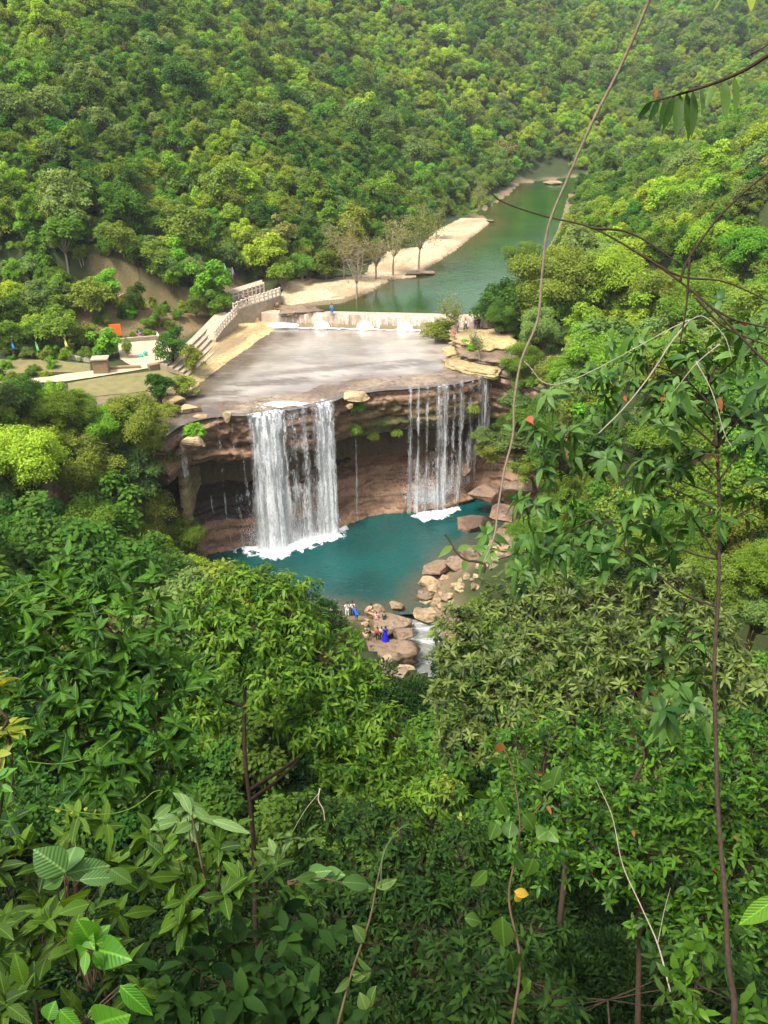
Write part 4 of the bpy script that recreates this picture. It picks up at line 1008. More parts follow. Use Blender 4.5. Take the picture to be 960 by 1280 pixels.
# ================= people =================
SKIN = simple('skin', (.28, .15, .09), .6, .3, .08); HAIRM = simple('hair_black', (.012, .010, .009), .5, .4, .3)
CM = {}
def cloth(c):
    if c not in CM: CM[c] = simple('cloth_%d' % len(CM), c, .85, .1, .12, 6)
    return CM[c]
def skin_obj(name, J, E, root=0, m=None, parent=None, sub=1):
    me = bpy.data.meshes.new(name); me.from_pydata([j[0] for j in J], E, []); me.materials.append(m)
    o = obj(name, me, parent); o.modifiers.new('skin', 'SKIN'); sv = me.skin_vertices[0].data
    for i, j in enumerate(J):
        r_ = j[1] if hasattr(j[1], '__len__') else (j[1], j[1]); sv[i].radius = r_; sv[i].use_root = (i == root)
    s = o.modifiers.new('sub', 'SUBSURF'); s.levels = s.render_levels = sub; o.modifiers['skin'].use_smooth_shade = True
    return o
def person(loc, face, pose, top, low, label, hgt=1.65, dress=False, arms=None, group='visitors at the falls', skirt=False, longhair=False):
    """joints in a 1.7 m frame, +Y is forward; standing, walking, sitting, leaning"""
    k = hgt / 1.7
    sit = pose == 'sit'
    hip = .16 if sit else .92
    lean = {'sit': .10, 'lean': .35, 'bend': .5}.get(pose, .03)
    pel = np.array([0, 0, hip]); ch = pel + np.array([0, lean * .9, .44 - lean * .12]); nk = ch + np.array([0, .02 + lean * .2, .14]); hd = nk + np.array([0, .05, .17])
    def leg(s):
        h = pel + np.array([.10 * s, 0, -.02])
        if sit: kn = pel + np.array([.15 * s, .42, .26 + .05 * s]); an = kn + np.array([0, .16, -.40]); 
        elif pose == 'walk': kn = h + np.array([0, .16 * s + .05, -.42]); an = kn + np.array([0, .20 * s - .12, -.40])
        else: kn = h + np.array([.02 * s, .03, -.43]); an = kn + np.array([.01 * s, -.02, -.41])
        return [h, kn, an, an + np.array([0.01 * s, .15, -.05])]
    def arm(s):
        a = (arms or {}).get(s); sh = ch + np.array([.18 * s, 0, .06])
        if a is not None: return [sh, sh + np.array(a[0]), sh + np.array(a[1]), sh + np.array(a[1]) + nrmz(np.array(a[1]) - np.array(a[0])) * .12]
        if sit: return [sh, sh + np.array([.07 * s, .12, -.22]), sh + np.array([.02 * s, .36, -.26]), sh + np.array([-.02 * s, .46, -.26])]
        return [sh, sh + np.array([.07 * s, -.02, -.27]), sh + np.array([.09 * s, .08, -.50]), sh + np.array([.08 * s, .13, -.60])]
    J = [(pel, (.13, .10)), (pel + (ch - pel) * .5, (.115, .085)), (ch, (.15, .10)), (nk, .052), (nk + np.array([0, .01, .07]), (.06, .065)), (hd, (.078, .095)), (hd + np.array([0, .0, .08]), (.06, .075))]
    E = [(i, i + 1) for i in range(6)]
    L = {}; A = {}
    for s in (-1, 1):
        q = leg(s); L[s] = q; n = len(J); J += [(q[0], .085), ((q[0] + q[1]) / 2, .075), (q[1], .058), ((q[1] + q[2]) / 2, .055), (q[2], .036), (q[3], (.042, .028))]; E += [(0, n)] + [(n + i, n + i + 1) for i in range(5)]
        q = arm(s); A[s] = q; n = len(J); J += [(q[0], .055), (q[1], .042), (q[2], .030), (q[3], (.034, .018))]; E += [(2, n)] + [(n + i, n + i + 1) for i in range(3)]
    # nose
    o = skin_obj('person', [(tuple(p * k), (np.array(r_) * k).tolist() if hasattr(r_, '__len__') else r_ * k) for p, r_ in J], E, 0, SKIN)
    o.location = tuple(loc); o.rotation_euler = (0, 0, face)
    tag(o, label, 'person', group)
    def S(lst): return [(tuple(np.array(p) * k), tuple(np.array(r_) * k) if hasattr(r_, '__len__') else r_ * k) for p, r_ in lst]
    tj = [(pel + np.array([0, 0, .02]), (.155, .12)), (pel + (ch - pel) * .5, (.135, .105)), (ch, (.17, .12)), (ch + (nk - ch) * .55, (.10, .08))]
    te = [(0, 1), (1, 2), (2, 3)]
    for s in (-1, 1):
        q = A[s]; n = len(tj); tj += [(q[0], .068), ((q[0] + q[1]) / 2, .06), (q[1], .052)]; te += [(2, n), (n, n + 1), (n + 1, n + 2)]
    skin_obj('shirt', S(tj), te, 0, cloth(top), o)
    if dress:
        mb = MB(); z = np.array([1.05, .9, .6, .3, .06]) * k; r_ = np.array([.145, .19, .24, .30, .36]) * k; n = 14; V = []
        for i in range(5):
            for a in range(n): th = 2 * math.pi * a / n; rr = r_[i] * (1 + .07 * math.sin(a * 2.6 + i) * (i > 1)); V.append((rr * math.cos(th), rr * .85 * math.sin(th), z[i]))
        mb.add(V, [(i * n + a, i * n + (a + 1) % n, (i + 1) * n + (a + 1) % n, (i + 1) * n + a) for i in range(4) for a in range(n)]); obj('dress', mb.mesh('dress', cloth(low)), o)
    elif low is not None:
        pj = [(pel, (.15, .115))]; pe = []
        for s in (-1, 1):
            q = L[s]; n = len(pj)
            pj += [(q[0], .10), ((q[0] + q[1]) / 2, .09), (q[1], .072)]; pe += [(0, n), (n, n + 1), (n + 1, n + 2)]
            if not skirt: pj += [((q[1] + q[2]) / 2, .068), (q[2], .058)]; pe += [(n + 2, n + 3), (n + 3, n + 4)]
        skin_obj('shorts' if skirt else 'trousers', S(pj), pe, 0, cloth(low), o)
    V0, F0 = ICO2; keep = [f for f in F0.tolist() if np.mean(V0[f], 0)[2] > -.15 or np.mean(V0[f], 0)[1] < -.1]
    V = V0 * np.array([.098, .115, .12]) * k + (hd + np.array([0, -.012, .045])) * k
    mb = MB(); mb.add(V, keep)
    if longhair: mb.add(V0 * np.array([.09, .06, .22]) * k + (hd + np.array([0, -.10, -.16])) * k, F0.tolist())
    obj('hair', mb.mesh('hair', HAIRM), o)
    return o
bpy.context.view_layer.update()
dgx = bpy.context.evaluated_depsgraph_get()
def hit_px(px, py):
    r_ = ray(px, py); r_ = r_ / np.linalg.norm(r_)
    org = CAM.copy()
    ok, loc, nrm_, idx, ob, _ = sc.ray_cast(dgx, Vector(org), Vector(r_))
    return np.array(loc) if ok else ground_at(px, py)
W_ = (.75, .73, .70); BK = (.03, .03, .035); NV = (.03, .05, .12)
PEOPLE = [
 # px, foot py, height m, facing, pose, top, low, kwargs, label
 (434, 770, 1.65, 0, 'stand', W_, W_, {}, 'person in all white standing at the left of the bathers'),
 (441, 770, 1.75, .1, 'stand', (.72, .66, .60), BK, {}, 'person in a pale top and black trousers beside the one in white'),
 (424, 776, 1.5, .5, 'stand', (.70, .25, .20), (.60, .40, .38), {}, 'person in a pink red top left of the standing pair'),
 (414, 766, 1.5, -.4, 'sit', (.65, .65, .60), BK, {}, 'seated person with black hair in a pale top at the far left rocks'),
 (446, 776, 1.5, .6, 'bend', (.02, .13, .70), (.03, .12, .6), {'skirt': True}, 'person in bright blue bending over the rocks'),
 (466, 764, 1.6, 1.3, 'sit', (.75, .33, .22), (.72, .42, .30), {}, 'person in coral sitting on the round boulder'),
 (471, 774, 1.4, .2, 'sit', (.78, .60, .58), (.7, .2, .15), {}, 'child in a pink and white top sitting below the round boulder'),
 (480, 774, 1.5, 0, 'sit', NV, BK, {}, 'person in dark blue sitting beside the child'),
 (462, 791, 1.6, 2.0, 'sit', (.22, .18, .16), (.06, .05, .05), {}, 'person in dark grey sitting left of the red shirt'),
 (472, 800, 1.6, 3.0, 'stand', (.75, .15, .06), (.05, .04, .04), {}, 'person in a red shirt and black trousers standing on the long ledge'),
 (477, 800, 1.62, 3.3, 'stand', W_, BK, {}, 'person in white between the red shirt and the blue dress'),
 (482, 801, 1.72, 2.9, 'stand', (.02, .02, .45), (.02, .02, .62), {'dress': True, 'longhair': True}, 'woman with long black hair in a deep blue dress on the long ledge'),
 (511, 783, 1.65, -1.3, 'sit', (.50, .66, .78), (.30, .33, .36), {}, 'person in light blue sitting low by the outlet of the pool'),
 (415, 395, 1.75, 0, 'stand', (.03, .25, .60), (.03, .12, .38), {}, 'man in blue standing on the crest of the dam'),
 (582, 413, 1.65, 1.7, 'walk', (.65, .70, .78), BK, {}, 'visitor in a pale top and dark trousers striding on the right ledge'),
 (572, 416, 1.6, 1.2, 'stand', (.35, .42, .60), (.2, .12, .2), {}, 'visitor in grey blue behind the one in red on the right ledge'),
 (568, 424, 1.6, 1.9, 'bend', (.80, .16, .10), (.6, .2, .15), {'skirt': True}, 'visitor in coral red bending at the edge of the right ledge'),
 (594, 411, 1.6, .3, 'stand', (.20, .05, .32), (.12, .05, .2), {}, 'visitor in purple standing on the right ledge'),
 (598, 411, 1.7, .4, 'stand', (.03, .025, .03), (.02, .02, .02), {}, 'visitor all in black next to the one in purple'),
 (309, 381, 1.65, .6, 'stand', (.16, .05, .08), (.04, .03, .04), {'arms': {1: [(.2, .1, .02), (.42, .2, .05)]}}, 'visitor in dark red with an arm stretched out on the terrace'),
 (305, 380, 1.5, .6, 'stand', (.55, .50, .48), (.1, .08, .1), {}, 'visitor in a pale top behind the one with the stretched arm'),
]
for px, py, h_, fc, pose, tc_, lc, kw, lab in PEOPLE:
    P = hit_px(px, py); P[2] -= .02
    person(P, fc, pose, tc_, lc, lab, h_, **kw)
# ================= trees =================
CLEAR = [(225, 560), (250, 580), (235, 640), (262, 690), (330, 702), (375, 745), (412, 765), (420, 800), (440, 835), (470, 852), (530, 856), (540, 830), (520, 805), (545, 760), (600, 730), (618, 690), (655, 650), (640, 600), (590, 575), (600, 500), (615, 470), (640, 430), (615, 395), (600, 380), (640, 345), (672, 318), (700, 280), (714, 235), (705, 200), (660, 215), (655, 240), (612, 268), (560, 270), (480, 315), (400, 345), (345, 355), (290, 350), (262, 375), (215, 420), (150, 425), (110, 450), (60, 472), (80, 485), (120, 488), (215, 492), (212, 520)]
CLEAR2 = [(195, 520), (225, 560), (250, 585), (235, 640), (262, 690), (330, 702), (375, 745), (412, 765), (425, 835), (470, 856), (536, 856), (548, 765), (600, 738), (630, 690), (655, 650), (640, 600), (585, 590), (600, 560), (600, 500), (640, 430), (615, 395), (600, 380), (640, 345), (672, 318), (700, 280), (714, 235), (560, 330), (345, 385), (262, 395), (200, 430), (130, 470), (60, 480), (120, 492), (205, 497)]
LAWNC = [(-60, 428), (0, 426), (95, 422), (125, 420), (125, 478), (60, 470), (-60, 468)]
def disc_clear(px, py, rpx, poly):
    a = np.linspace(0, 2 * np.pi, 10, endpoint=False)
    x = px[:, None] + np.cos(a)[None] * rpx[:, None]; y = py[:, None] + np.sin(a)[None] * rpx[:, None] * .9
    return ~np.any(inside(x, y, poly), 1)
PALW = {'yellow': 'yellow green', 'bright': 'bright green', 'mid': 'mid green', 'dark': 'dark green', 'olive': 'olive green', 'grey': 'grey green', 'brown': 'brownish', 'deep': 'deep green'}
kind_by = {}
for i, f in enumerate(MIDS): kind_by.setdefault(f[0], i)
rg = random.Random(5)
FIXED = ('grey green bush beside the short fall', 'feathery grey green bush hanging in front of the right end of the cliff', 'grey green bush above the reddish boulders', 'dark tree hanging over the water at the right end of the dam')
def mid(px, py, rpx, Yd, pal, label, sz=1.0, cat='tree', name='broadleaf_tree', group='trees around the gorge'):
    r_ = ray(px, py); ys = np.arange(Yd - 22, Yd + 14, .5); PP = CAM + r_ * (ys / r_[1])[:, None]; rm = rpx / FPX * ys / r_[1]
    hh = PP[:, 2] - surf(PP[:, 0], PP[:, 1]); cst = np.abs(hh - 1.15 * rm) + .03 * np.abs(ys - Yd) + 50 * (hh < .5 * rm)
    if label not in FIXED: Yd = ys[np.argmin(cst)]
    P = CAM + r_ * (Yd / r_[1]); d = Yd / r_[1]
    if 'bush' in label: cat, name = 'bush', 'leafy_bush'
    k = kind_by[pal]; _, rr, hc, z0, _ = MIDS[k]
    s = rpx / FPX * d / rr
    loc = P - np.array([0, 0, (z0 + hc * .5) * s * sz])
    return put_tree(MIDK, k, loc, s, rg.random() * 6.28, label, cat, group, name, sz)
MT = [
 (28, 503, 40, 90, 'dark', 'dark round tree at the left edge just below the lawn'),
 (82, 520, 40, 86, 'mid', 'mid green tree just below the left end of the pale path'),
 (130, 530, 40, 85, 'bright', 'bright tree below the middle of the pale path'),
 (172, 530, 50, 84, 'olive', 'olive tree below the right lawn'),
 (28, 572, 62, 77, 'yellow', 'broad yellow green tree at the left edge level with the left overhang'),
 (102, 590, 60, 78, 'olive', 'olive tree left of the overhang cave'),
 (165, 582, 56, 79, 'grey', 'grey green tree in the thicket left of the overhang cave'),
 (35, 655, 58, 71, 'deep', 'deep green glossy tree at the left edge below the yellow green one'),
 (108, 665, 56, 71, 'mid', 'mid green tree in the thicket left of the pool'),
 (178, 650, 52, 73, 'olive', 'olive tree beside the dark cave left of the pool'),
 (228, 680, 42, 73, 'mid', 'rounded tree at the left corner of the pool'),
 (150, 720, 50, 66, 'dark', 'dark tree just behind the big leaved tree'),
 (205, 715, 44, 66, 'grey', 'grey green tree behind the central tree left of the pool'),
 (60, 720, 50, 63, 'olive', 'olive tree behind the top of the big leaved tree'),
 (695, 355, 62, 97, 'olive', 'large olive tree on the right bank of the river'),
 (655, 325, 30, 103, 'olive', 'olive crown leaning over the river above the dark bank tree'),
 (628, 395, 26, 101, 'dark', 'dark tree behind the people on the right ledge'),
 (672, 410, 36, 94, 'grey', 'grey green tree under the large olive tree'),
 (650, 452, 30, 93, 'mid', 'small tree right of the layered ledges'),
 (757, 345, 52, 106, 'yellow', 'yellow green tree right of the large olive tree'),
 (752, 445, 56, 84, 'bright', 'vivid light green tree in the middle of the right slope'),
 (815, 450, 50, 83, 'bright', 'vivid light green tree right of its taller twin'),
 (712, 468, 34, 86, 'bright', 'small vivid green tree at the left foot of the light green pair'),
 (692, 530, 40, 80, 'dark', 'dark tree below the vivid green trees'),
 (757, 545, 50, 77, 'deep', 'deep green tree with pale stems below the vivid green trees'),
 (835, 548, 52, 75, 'mid', 'mid green tree behind the slender trunk'),
 (915, 490, 62, 72, 'mid', 'mid green tree behind the top of the slender tree'),
 (945, 400, 60, 88, 'olive', 'olive tree at the right edge below the bare twigs'),
 (870, 385, 48, 98, 'mid', 'mid green tree behind the bare forked twigs'),
 (820, 365, 40, 106, 'olive', 'olive tree above the vivid green pair'),
 (890, 300, 46, 122, 'yellow', 'yellow green tree on the right slope under the bare branch'),
 (945, 310, 46, 118, 'bright', 'bright tree at the right edge of the slope'),
 (700, 620, 36, 76, 'mid', 'mid green bush right of the reddish boulders'),
 (662, 672, 34, 74, 'mid', 'mid green bush between the pool and the tan slab'),
 (760, 615, 40, 70, 'olive', 'olive bush above the tan slab'),
 (690, 735, 40, 62, 'mid', 'bush behind the glossy narrow leaved tree'),
 (800, 680, 40, 60, 'olive', 'olive bush right of the tan slab'),
 (850, 665, 44, 60, 'mid', 'mid green bush left of the slender trunk below the bare earth'),
 (935, 665, 50, 56, 'olive', 'olive bush at the right edge below the bare earth'), (958, 712, 44, 52, 'mid', 'mid green bush at the right edge under the olive one'), (868, 690, 36, 55, 'mid', 'low mid green bush left of the slender trunk'),
 (515, 888, 30, 60, 'mid', 'mid green bush covering the lower end of the foaming stream'), (472, 882, 26, 61, 'bright', 'bright bush below the yellow boulders by the stream'), (556, 878, 26, 60, 'deep', 'deep green bush right of the lower stream'),
 (890, 725, 50, 50, 'olive', 'olive bush beside the slender trunk'),
 (950, 760, 46, 46, 'grey', 'grey green bush at the right edge behind the slender trunk'),
]
MT += [(150, 512, 24, 86, 'olive', 'low olive bush at the lower edge of the right lawn'), (98, 503, 22, 87, 'mid', 'low mid green bush at the lower left of the right lawn')]
for a in MT: mid(*a)
klb = {}
for i, f in enumerate(FARK): klb.setdefault(f[0], i)
def bush(px, py, rpx, Yd, pal, label, flat=.7, name='leafy_bush', cat='bush'):
    r_ = ray(px, py); d = Yd / r_[1]; P = CAM + r_ * d; k = klb[pal]; _, rr, hc, z0, _ = FARK[k]; s_ = rpx / FPX * d / rr
    return put_tree(LOWK, k, P - np.array([0, 0, (z0 + hc * .5) * s_ * flat]), s_, rg.random() * 6.28, label, cat, 'bushes clinging to the ends of the cliff', name, flat)
bush(208, 512, 20, 83, 'olive', 'small olive bush hanging over the pale boulders left of the cliff')
bush(190, 570, 30, 78, 'olive', 'olive bush reaching over the left end of the overhang')
for a in [(648, 500, 24, 91.5, 'grey', 'grey green bush beside the short fall at the right of the cliff'), (606, 545, 20, 89.5, 'grey', 'feathery bush hanging lowest in front of the right end of the cliff'), (618, 560, 26, 89, 'olive', 'olive bush just above the tall reddish boulder'), (645, 550, 30, 88, 'grey', 'grey green bush right of the feathery hanging bush'),
          (632, 535, 22, 90, 'dark', 'dark bush between the short fall and the feathery bush'), (660, 585, 28, 86, 'olive', 'olive bush over the blocky reddish boulder'), (668, 520, 34, 88, 'mid', 'mid green bush at the right shoulder of the cliff'), (690, 560, 34, 84, 'dark', 'dark bush on the shoulder right of the cliff'), (654, 474, 22, 93, 'mid', 'green bush on the ledge above the short fall')]: bush(*a)
# unseen trees beside and behind the viewpoint, added to shade the foreground
for vx, vy, vz, vs, pal, lab in [(-9, -5, 60, .75, 'mid', 'slim unseen tree added for shade just behind the viewpoint'), (-14, -9, 61, 1.2, 'olive', 'unseen olive tree added for shade behind the viewpoint'), (-2, -8, 60, 1.2, 'dark', 'unseen dark tree added for shade behind the viewpoint'), (-18, -2, 60, 1.0, 'mid', 'unseen tree added for shade beside the viewpoint')]:
    k = kind_by[pal]; put_tree(MIDK, k, (vx, vy, vz - (MIDS[k][3] + MIDS[k][2] * .5) * vs), vs, vx, lab, 'tree', None, 'broadleaf_tree')
# trees whose feet show
kl_by = {}
for i, f in enumerate(FARK): kl_by.setdefault(f[0], i)
def feet(px, pyb, pyt, pal, label, wide=1.0, group='trees by the park and river bank', cat='tree', name='broadleaf_tree', z=None):
    P = ground_at(px, pyb) if z is None else at_z(px, pyb, z); d = np.dot(P - CAM, FW); H_ = (pyb - pyt) / FPX * d / .93
    k = kl_by[pal]; cm, tm, _ = LOWK[k]; _, rr, hc, z0, _ = FARK[k]
    s = H_ / (z0 + hc)
    t = empty(name, P, rg.random() * 6.28); t.scale = (s * wide, s * wide, s); obj('crown', cm, t); obj('trunk', tm, t)
    return tag(t, label, cat, group)
for a in [(217, 459, 409, 'dark', 'round dark tree at the foot of the broad steps', 1.0), (246, 470, 432, 'olive', 'thin olive shrub right of the round tree at the steps', .8), (132, 447, 414, 'bright', 'small bright round tree behind the stone hut', 1.3),
          (160, 448, 423, 'mid', 'narrow sapling right of the stone hut', .6), (262, 382, 332, 'bright', 'bright tree above the steep railing', 1.15), (275, 402, 362, 'mid', 'thin tree standing at the steep railing', 1.1), (18, 445, 398, 'mid', 'tree by the blue pennant at the left', 1.2),
          (75, 440, 385, 'mid', 'tree behind the yellow pennant', 1.1), (48, 440, 400, 'dark', 'dark tree between the blue and yellow pennants', 1.1), (105, 436, 405, 'olive', 'shrub left of the orange panel', 1.2), (203, 500, 465, 'deep', 'round deep green bush on the right lawn', 1.3),
          (545, 431, 400, 'olive', 'round olive bush at the water by the right ledge', 1.5), (235, 498, 470, 'olive', 'brownish bush between the lawn and the rock apron', 1.3), (120, 395, 350, 'olive', 'olive tree on the bare slope', 1.2), (172, 395, 355, 'dark', 'dark tree on the bare slope above the plaza', 1.0), (200, 410, 378, 'mid', 'narrow tree on the bare slope right of the plaza', .7),
          (60, 398, 350, 'grey', 'grey green tree at the left of the bare slope', 1.3), (140, 378, 340, 'bright', 'bright bush at the top of the bare slope', 1.2), (218, 376, 352, 'bright', 'bright bush in the middle of the bare slope', 1.1), (243, 396, 370, 'olive', 'olive bush low on the bare slope', 1.1), (190, 412, 395, 'mid', 'little bush by the round stone', 1.5), (588, 452, 432, 'bright', 'small bright bush on the layered ledges', 1.5),
          (618, 414, 348, 'dark', 'dark tree hanging over the water at the right end of the dam', 1.1), (640, 420, 350, 'dark', 'dark tree right of its twin at the right end of the dam', 1.0), (352, 362, 325, 'mid', 'small tree at the left end of the pale bank', 1.1), (405, 350, 312, 'olive', 'olive shrub behind the pale bank', 1.2), (378, 352, 318, 'mid', 'green shrub behind the left end of the pale bank', 1.1)]:
    feet(*a[:4], a[4], a[5])
# sparse, nearly leafless trees
def sparse_tree(px, pyb, pyt, label, lean=0, leafm='brown', n=900, wide=.75, ls=.30, seed=0, z=None, bark=None):
    P = ground_at(px, pyb) if z is None else at_z(px, pyb, z); d = np.dot(P - CAM, FW); H_ = (pyb - pyt) / FPX * d / .93
    rng = np.random.default_rng(seed); t = empty('sparse_tree', P); tag(t, label, 'tree', 'sparse trees of the river bank')
    mb = MB(); tips = []
    f0 = np.array([lean * .3, 0, H_ * .3]); mb.tube(bez([(0, 0, -1), (lean * .1, 0, H_ * .15), f0], 4), np.linspace(.20, .14, 9), 6)
    for i in range(7):
        a = rng.uniform(0, 6.28); e = np.array([math.cos(a) * wide * H_ * .38 * rng.uniform(.4, 1) + lean, math.sin(a) * wide * H_ * .38, H_ * rng.uniform(.6, .95)])
        Q = bez([f0, (f0 + e) / 2 + rng.normal(size=3) * .3, e], 5); mb.tube(Q, np.linspace(.10, .02, len(Q)), 4)
        for j in range(16):
            b = Q[rng.integers(3, len(Q))]; e2 = b + rng.normal(size=3) * np.array([1, 1, .6]) * H_ * .10 + np.array([0, 0, H_ * .05]); mb.tube([b, (b + e2) / 2 + rng.normal(size=3) * .08, e2], [.035, .022, .01], 3); tips += [e2, (b + e2) / 2]
    obj('trunk', mb.mesh('trunk', bark or BARKP), t)
    T_ = np.array(tips)[rng.integers(0, len(tips), n)] + rng.normal(size=(n, 3)) * .35
    obj('crown', leaves('crown', T_, rdir(n, rng), rdir(n, rng) + np.array([0, 0, 1]), ls, ls * .55, LM[leafm], 0), t)
    return t
for i, a in enumerate([(491, 345, 275, 'bare grey tree on the pale bank left of its greener neighbour', .4, 'brown', 1100), (523, 338, 262, 'sparse olive tree on the pale bank nearest the water', .6, 'olive', 1900), (450, 352, 290, 'wide brownish tree behind the pale bank', -.3, 'brown', 1700),
                       (430, 350, 285, 'brownish tree at the left of the wide brownish one', 0, 'brown', 1500), (470, 350, 300, 'short bare tree between the wide brownish tree and the bare grey tree', 0, 'brown', 600), (446, 384, 318, 'thin leafless tree standing at the water edge of the pale bank', .1, 'brown', 180), (545, 300, 262, 'little olive tree at the far tip of the pale bank', 0, 'olive', 900),
                       (598, 268, 232, 'small tree beside the river above the tip of the bank', 0, 'olive', 900)]):
    sparse_tree(*a[:3], a[3], a[4], a[5], a[6], seed=70 + i)
sparse_tree(571, 414, 370, 'thin sparse tree on the right ledge in front of the dam', -.9, 'olive', 1300, .9, .22, 90, 18.2)
sparse_tree(600, 446, 412, 'leaning little tree rooted in the layered ledges', -.8, 'olive', 350, .6, .2, 91, 17.8)
# tufts on the cliff
def tuft(P, r_, pal, label, n=420, seed=0, hang=0, ls=.5):
    rng = np.random.default_rng(seed); d = rdir(n, rng); d[:, 2] = np.abs(d[:, 2]) * .8 + .1 - hang
    pos = np.array(P) + d * r_ * rng.random((n, 1)) ** .6 * .6
    o = obj('fern_tuft', leaves('fern_tuft', pos, d + np.array([0, -.2, 0]), np.array([0, -.3, 1]) + rng.normal(size=(n, 3)) * .3, ls * rng.uniform(.6, 1.2, n), .14, LM[pal], 1, .6))
    return tag(o, label, 'fern', 'tufts growing on the cliff')
def cliff_pt(px, py):
    x, y, _ = project(CL.reshape(-1, 3)); m_ = (np.abs(x - px) < 4) & (np.abs(y - py) < 4); q = CL.reshape(-1, 3)[m_]
    return q[np.argmin(q[:, 1])] if len(q) else at_z(px, py, 14)
tuft(at_z(243, 541, 15.9) , 1.6, 'bright', 'bright fern tuft on the boulders at the left end of the cliff', 700, 1)
tuft(cliff_pt(450, 512) + np.array([0, -.3, 0]), 1.1, 'bright', 'bright fern tuft under the flat yellow block on the lip', 420, 2)
tuft(cliff_pt(447, 533) + np.array([0, -.3, 0]), .9, 'bright', 'smaller fern tuft hanging lower on the cliff face', 260, 3, .5)
tuft(cliff_pt(470, 545) + np.array([0, -.2, 0]), 1.2, 'yellow', 'yellowish moss and ferns under the cliff brow', 300, 4, .7, .3)
tuft(cliff_pt(500, 540) + np.array([0, -.2, 0]), 1.2, 'olive', 'olive ferns under the brow left of the thin right fall', 260, 5, .7, .3)
tuft(cliff_pt(595, 510) + np.array([0, -.2, 0]), 1.5, 'olive', 'ferns hanging below the short right fall', 360, 6, .7, .35)

# ---- hillside forest: largest ones are objects, the rest one mass ----
def scatter(x0, x1, y0, y1, step, rng):
    gx_, gy_ = np.meshgrid(np.arange(x0, x1, step), np.arange(y0, y1, step)); q = np.stack([gx_.ravel(), gy_.ravel()], 1)
    return q + rng.uniform(-.48, .48, q.shape) * step
rng = np.random.default_rng(3)
Q1 = scatter(-150, 260, 96, 262, 2.35, rng); Q2 = scatter(-160, 400, 262, 600, 3.6, rng); Q3 = scatter(-75, 75, 26, 96, 2.5, rng)
def filt(Q, kind):
    x, y = Q[:, 0], Q[:, 1]; z = surf(x, y)
    px, py, dz = project(np.column_stack([x, y, z + 3]))
    m_ = (dz > 1) & (px > -380) & (px < 1340) & (py > -120) & (py < 1500)
    m_ &= sd(x, y, RIVER) > 2.5
    m_ &= ~((sd(x, y, UPOOL) < 3) & (y < 119)); m_ &= sd(x, y, POOL) > 3.5
    m_ &= dseg(x, y, STREAM)[0] > 6
    m_ &= (dseg(x, y, LIPS[::8].tolist())[0] > np.where((px > 640) | (px < 190), .6, 3))
    for b in (bank1, bank2, apron): m_ &= sd(x, y, [tuple(p) for p in b]) > 1.5
    Q = Q[m_]; z = z[m_]; px = px[m_]; py = py[m_]; dz = dz[m_]
    s = rng.uniform(.38, 1.0, len(Q)) * np.where(rng.random(len(Q)) < .08, 1.6, 1)
    if kind == 'hill': s = s * (1 + .25 * sstep(200, 300, Q[:, 1]))
    if kind == 'near': s = s * 1.15
    # bare slope keeps only small bushes
    b = sd(Q[:, 0], Q[:, 1], BARE); s = np.where(b < 0, s * .38, s)
    keep = (b > 0) | (rng.random(len(Q)) < .5)
    # park, lawns, walks stay open
    rp = 2.7 * s / dz * FPX
    px2, py2, _ = project(np.column_stack([Q, z + 2.8 * s]))
    keep &= disc_clear(px2, py2, rp * 1.15, CLEAR if kind == 'hill' else CLEAR2)
    keep &= disc_clear(px2, py2, rp * .9, LAWNC)
    if kind == 'hill':
        foot = sd(Q[:, 0], Q[:, 1], HILLL) ; fr = sd(Q[:, 0], Q[:, 1], HILLR)
        keep &= (foot < .5) | (fr < 1.5)
    return np.column_stack([Q, z, s])[keep]
Aall = np.vstack([filt(Q1, 'hill'), filt(Q2, 'hill'), filt(Q3, 'near')])
x, y, z, s = Aall.T
# species in drifting patches
nn = fbm2(x, y, 26, 91, 3) * 1.6 + rng.normal(size=len(x)) * .55
order = np.array([8, 2, 6, 0, 5, 3, 4, 1, 7, 1])   # dark .. light
ki = order[np.clip(((nn + 1.25) / 2.5 * 10).astype(int), 0, 9)]
ki = np.where(rng.random(len(x)) < .02, 9, ki); ki = np.where((y < 62) & ((ki == 1) | (y < 40) | (ki == 7) | (ki == 4)), rng.choice([2, 8], len(x)), ki)
px, py, dz = project(np.column_stack([x, y, z + 2.5 * s]))
vis = (px > -10) & (px < 970) & (py > -10) & (py < 1290) & (dz > 55)
# hidden behind nearer ground or thickets: rough sight test
dg = bpy.context.evaluated_depsgraph_get()
app = np.where(vis, s / dz, 0); cand = np.argsort(-app)[:2600]
solo = []
for i in cand:
    if len(solo) >= 225: break
    d = np.array([x[i], y[i], z[i] + 4.6 * s[i]]) - CAM; L_ = np.linalg.norm(d)
    if 'inst_ok' and not sc.ray_cast(dg, Vector(CAM), Vector(d / L_), distance=L_ - 1)[0]:
        # not behind the big foreground crowns
        if py[i] > 690 or (px[i] < 270 and 470 < py[i]) : continue
        solo.append(i)
solo = set(solo); print('forest', len(x), 'solo', len(solo))
for i in sorted(solo):
    pal = LOWK[ki[i]][2]; side = 'left' if px[i] < 640 and x[i] < 35 else 'right'
    lab = '%s tree among many on the forested hill %s of the river' % (PALW[pal], side)
    put_tree(LOWK, ki[i], (x[i], y[i], z[i] - .3), s[i], rng.random() * 6.28, lab, 'tree', '%s trees of the %s slope' % (PALW[pal], side), 'hillside_tree')
rest = np.array([i for i in range(len(x)) if i not in solo])
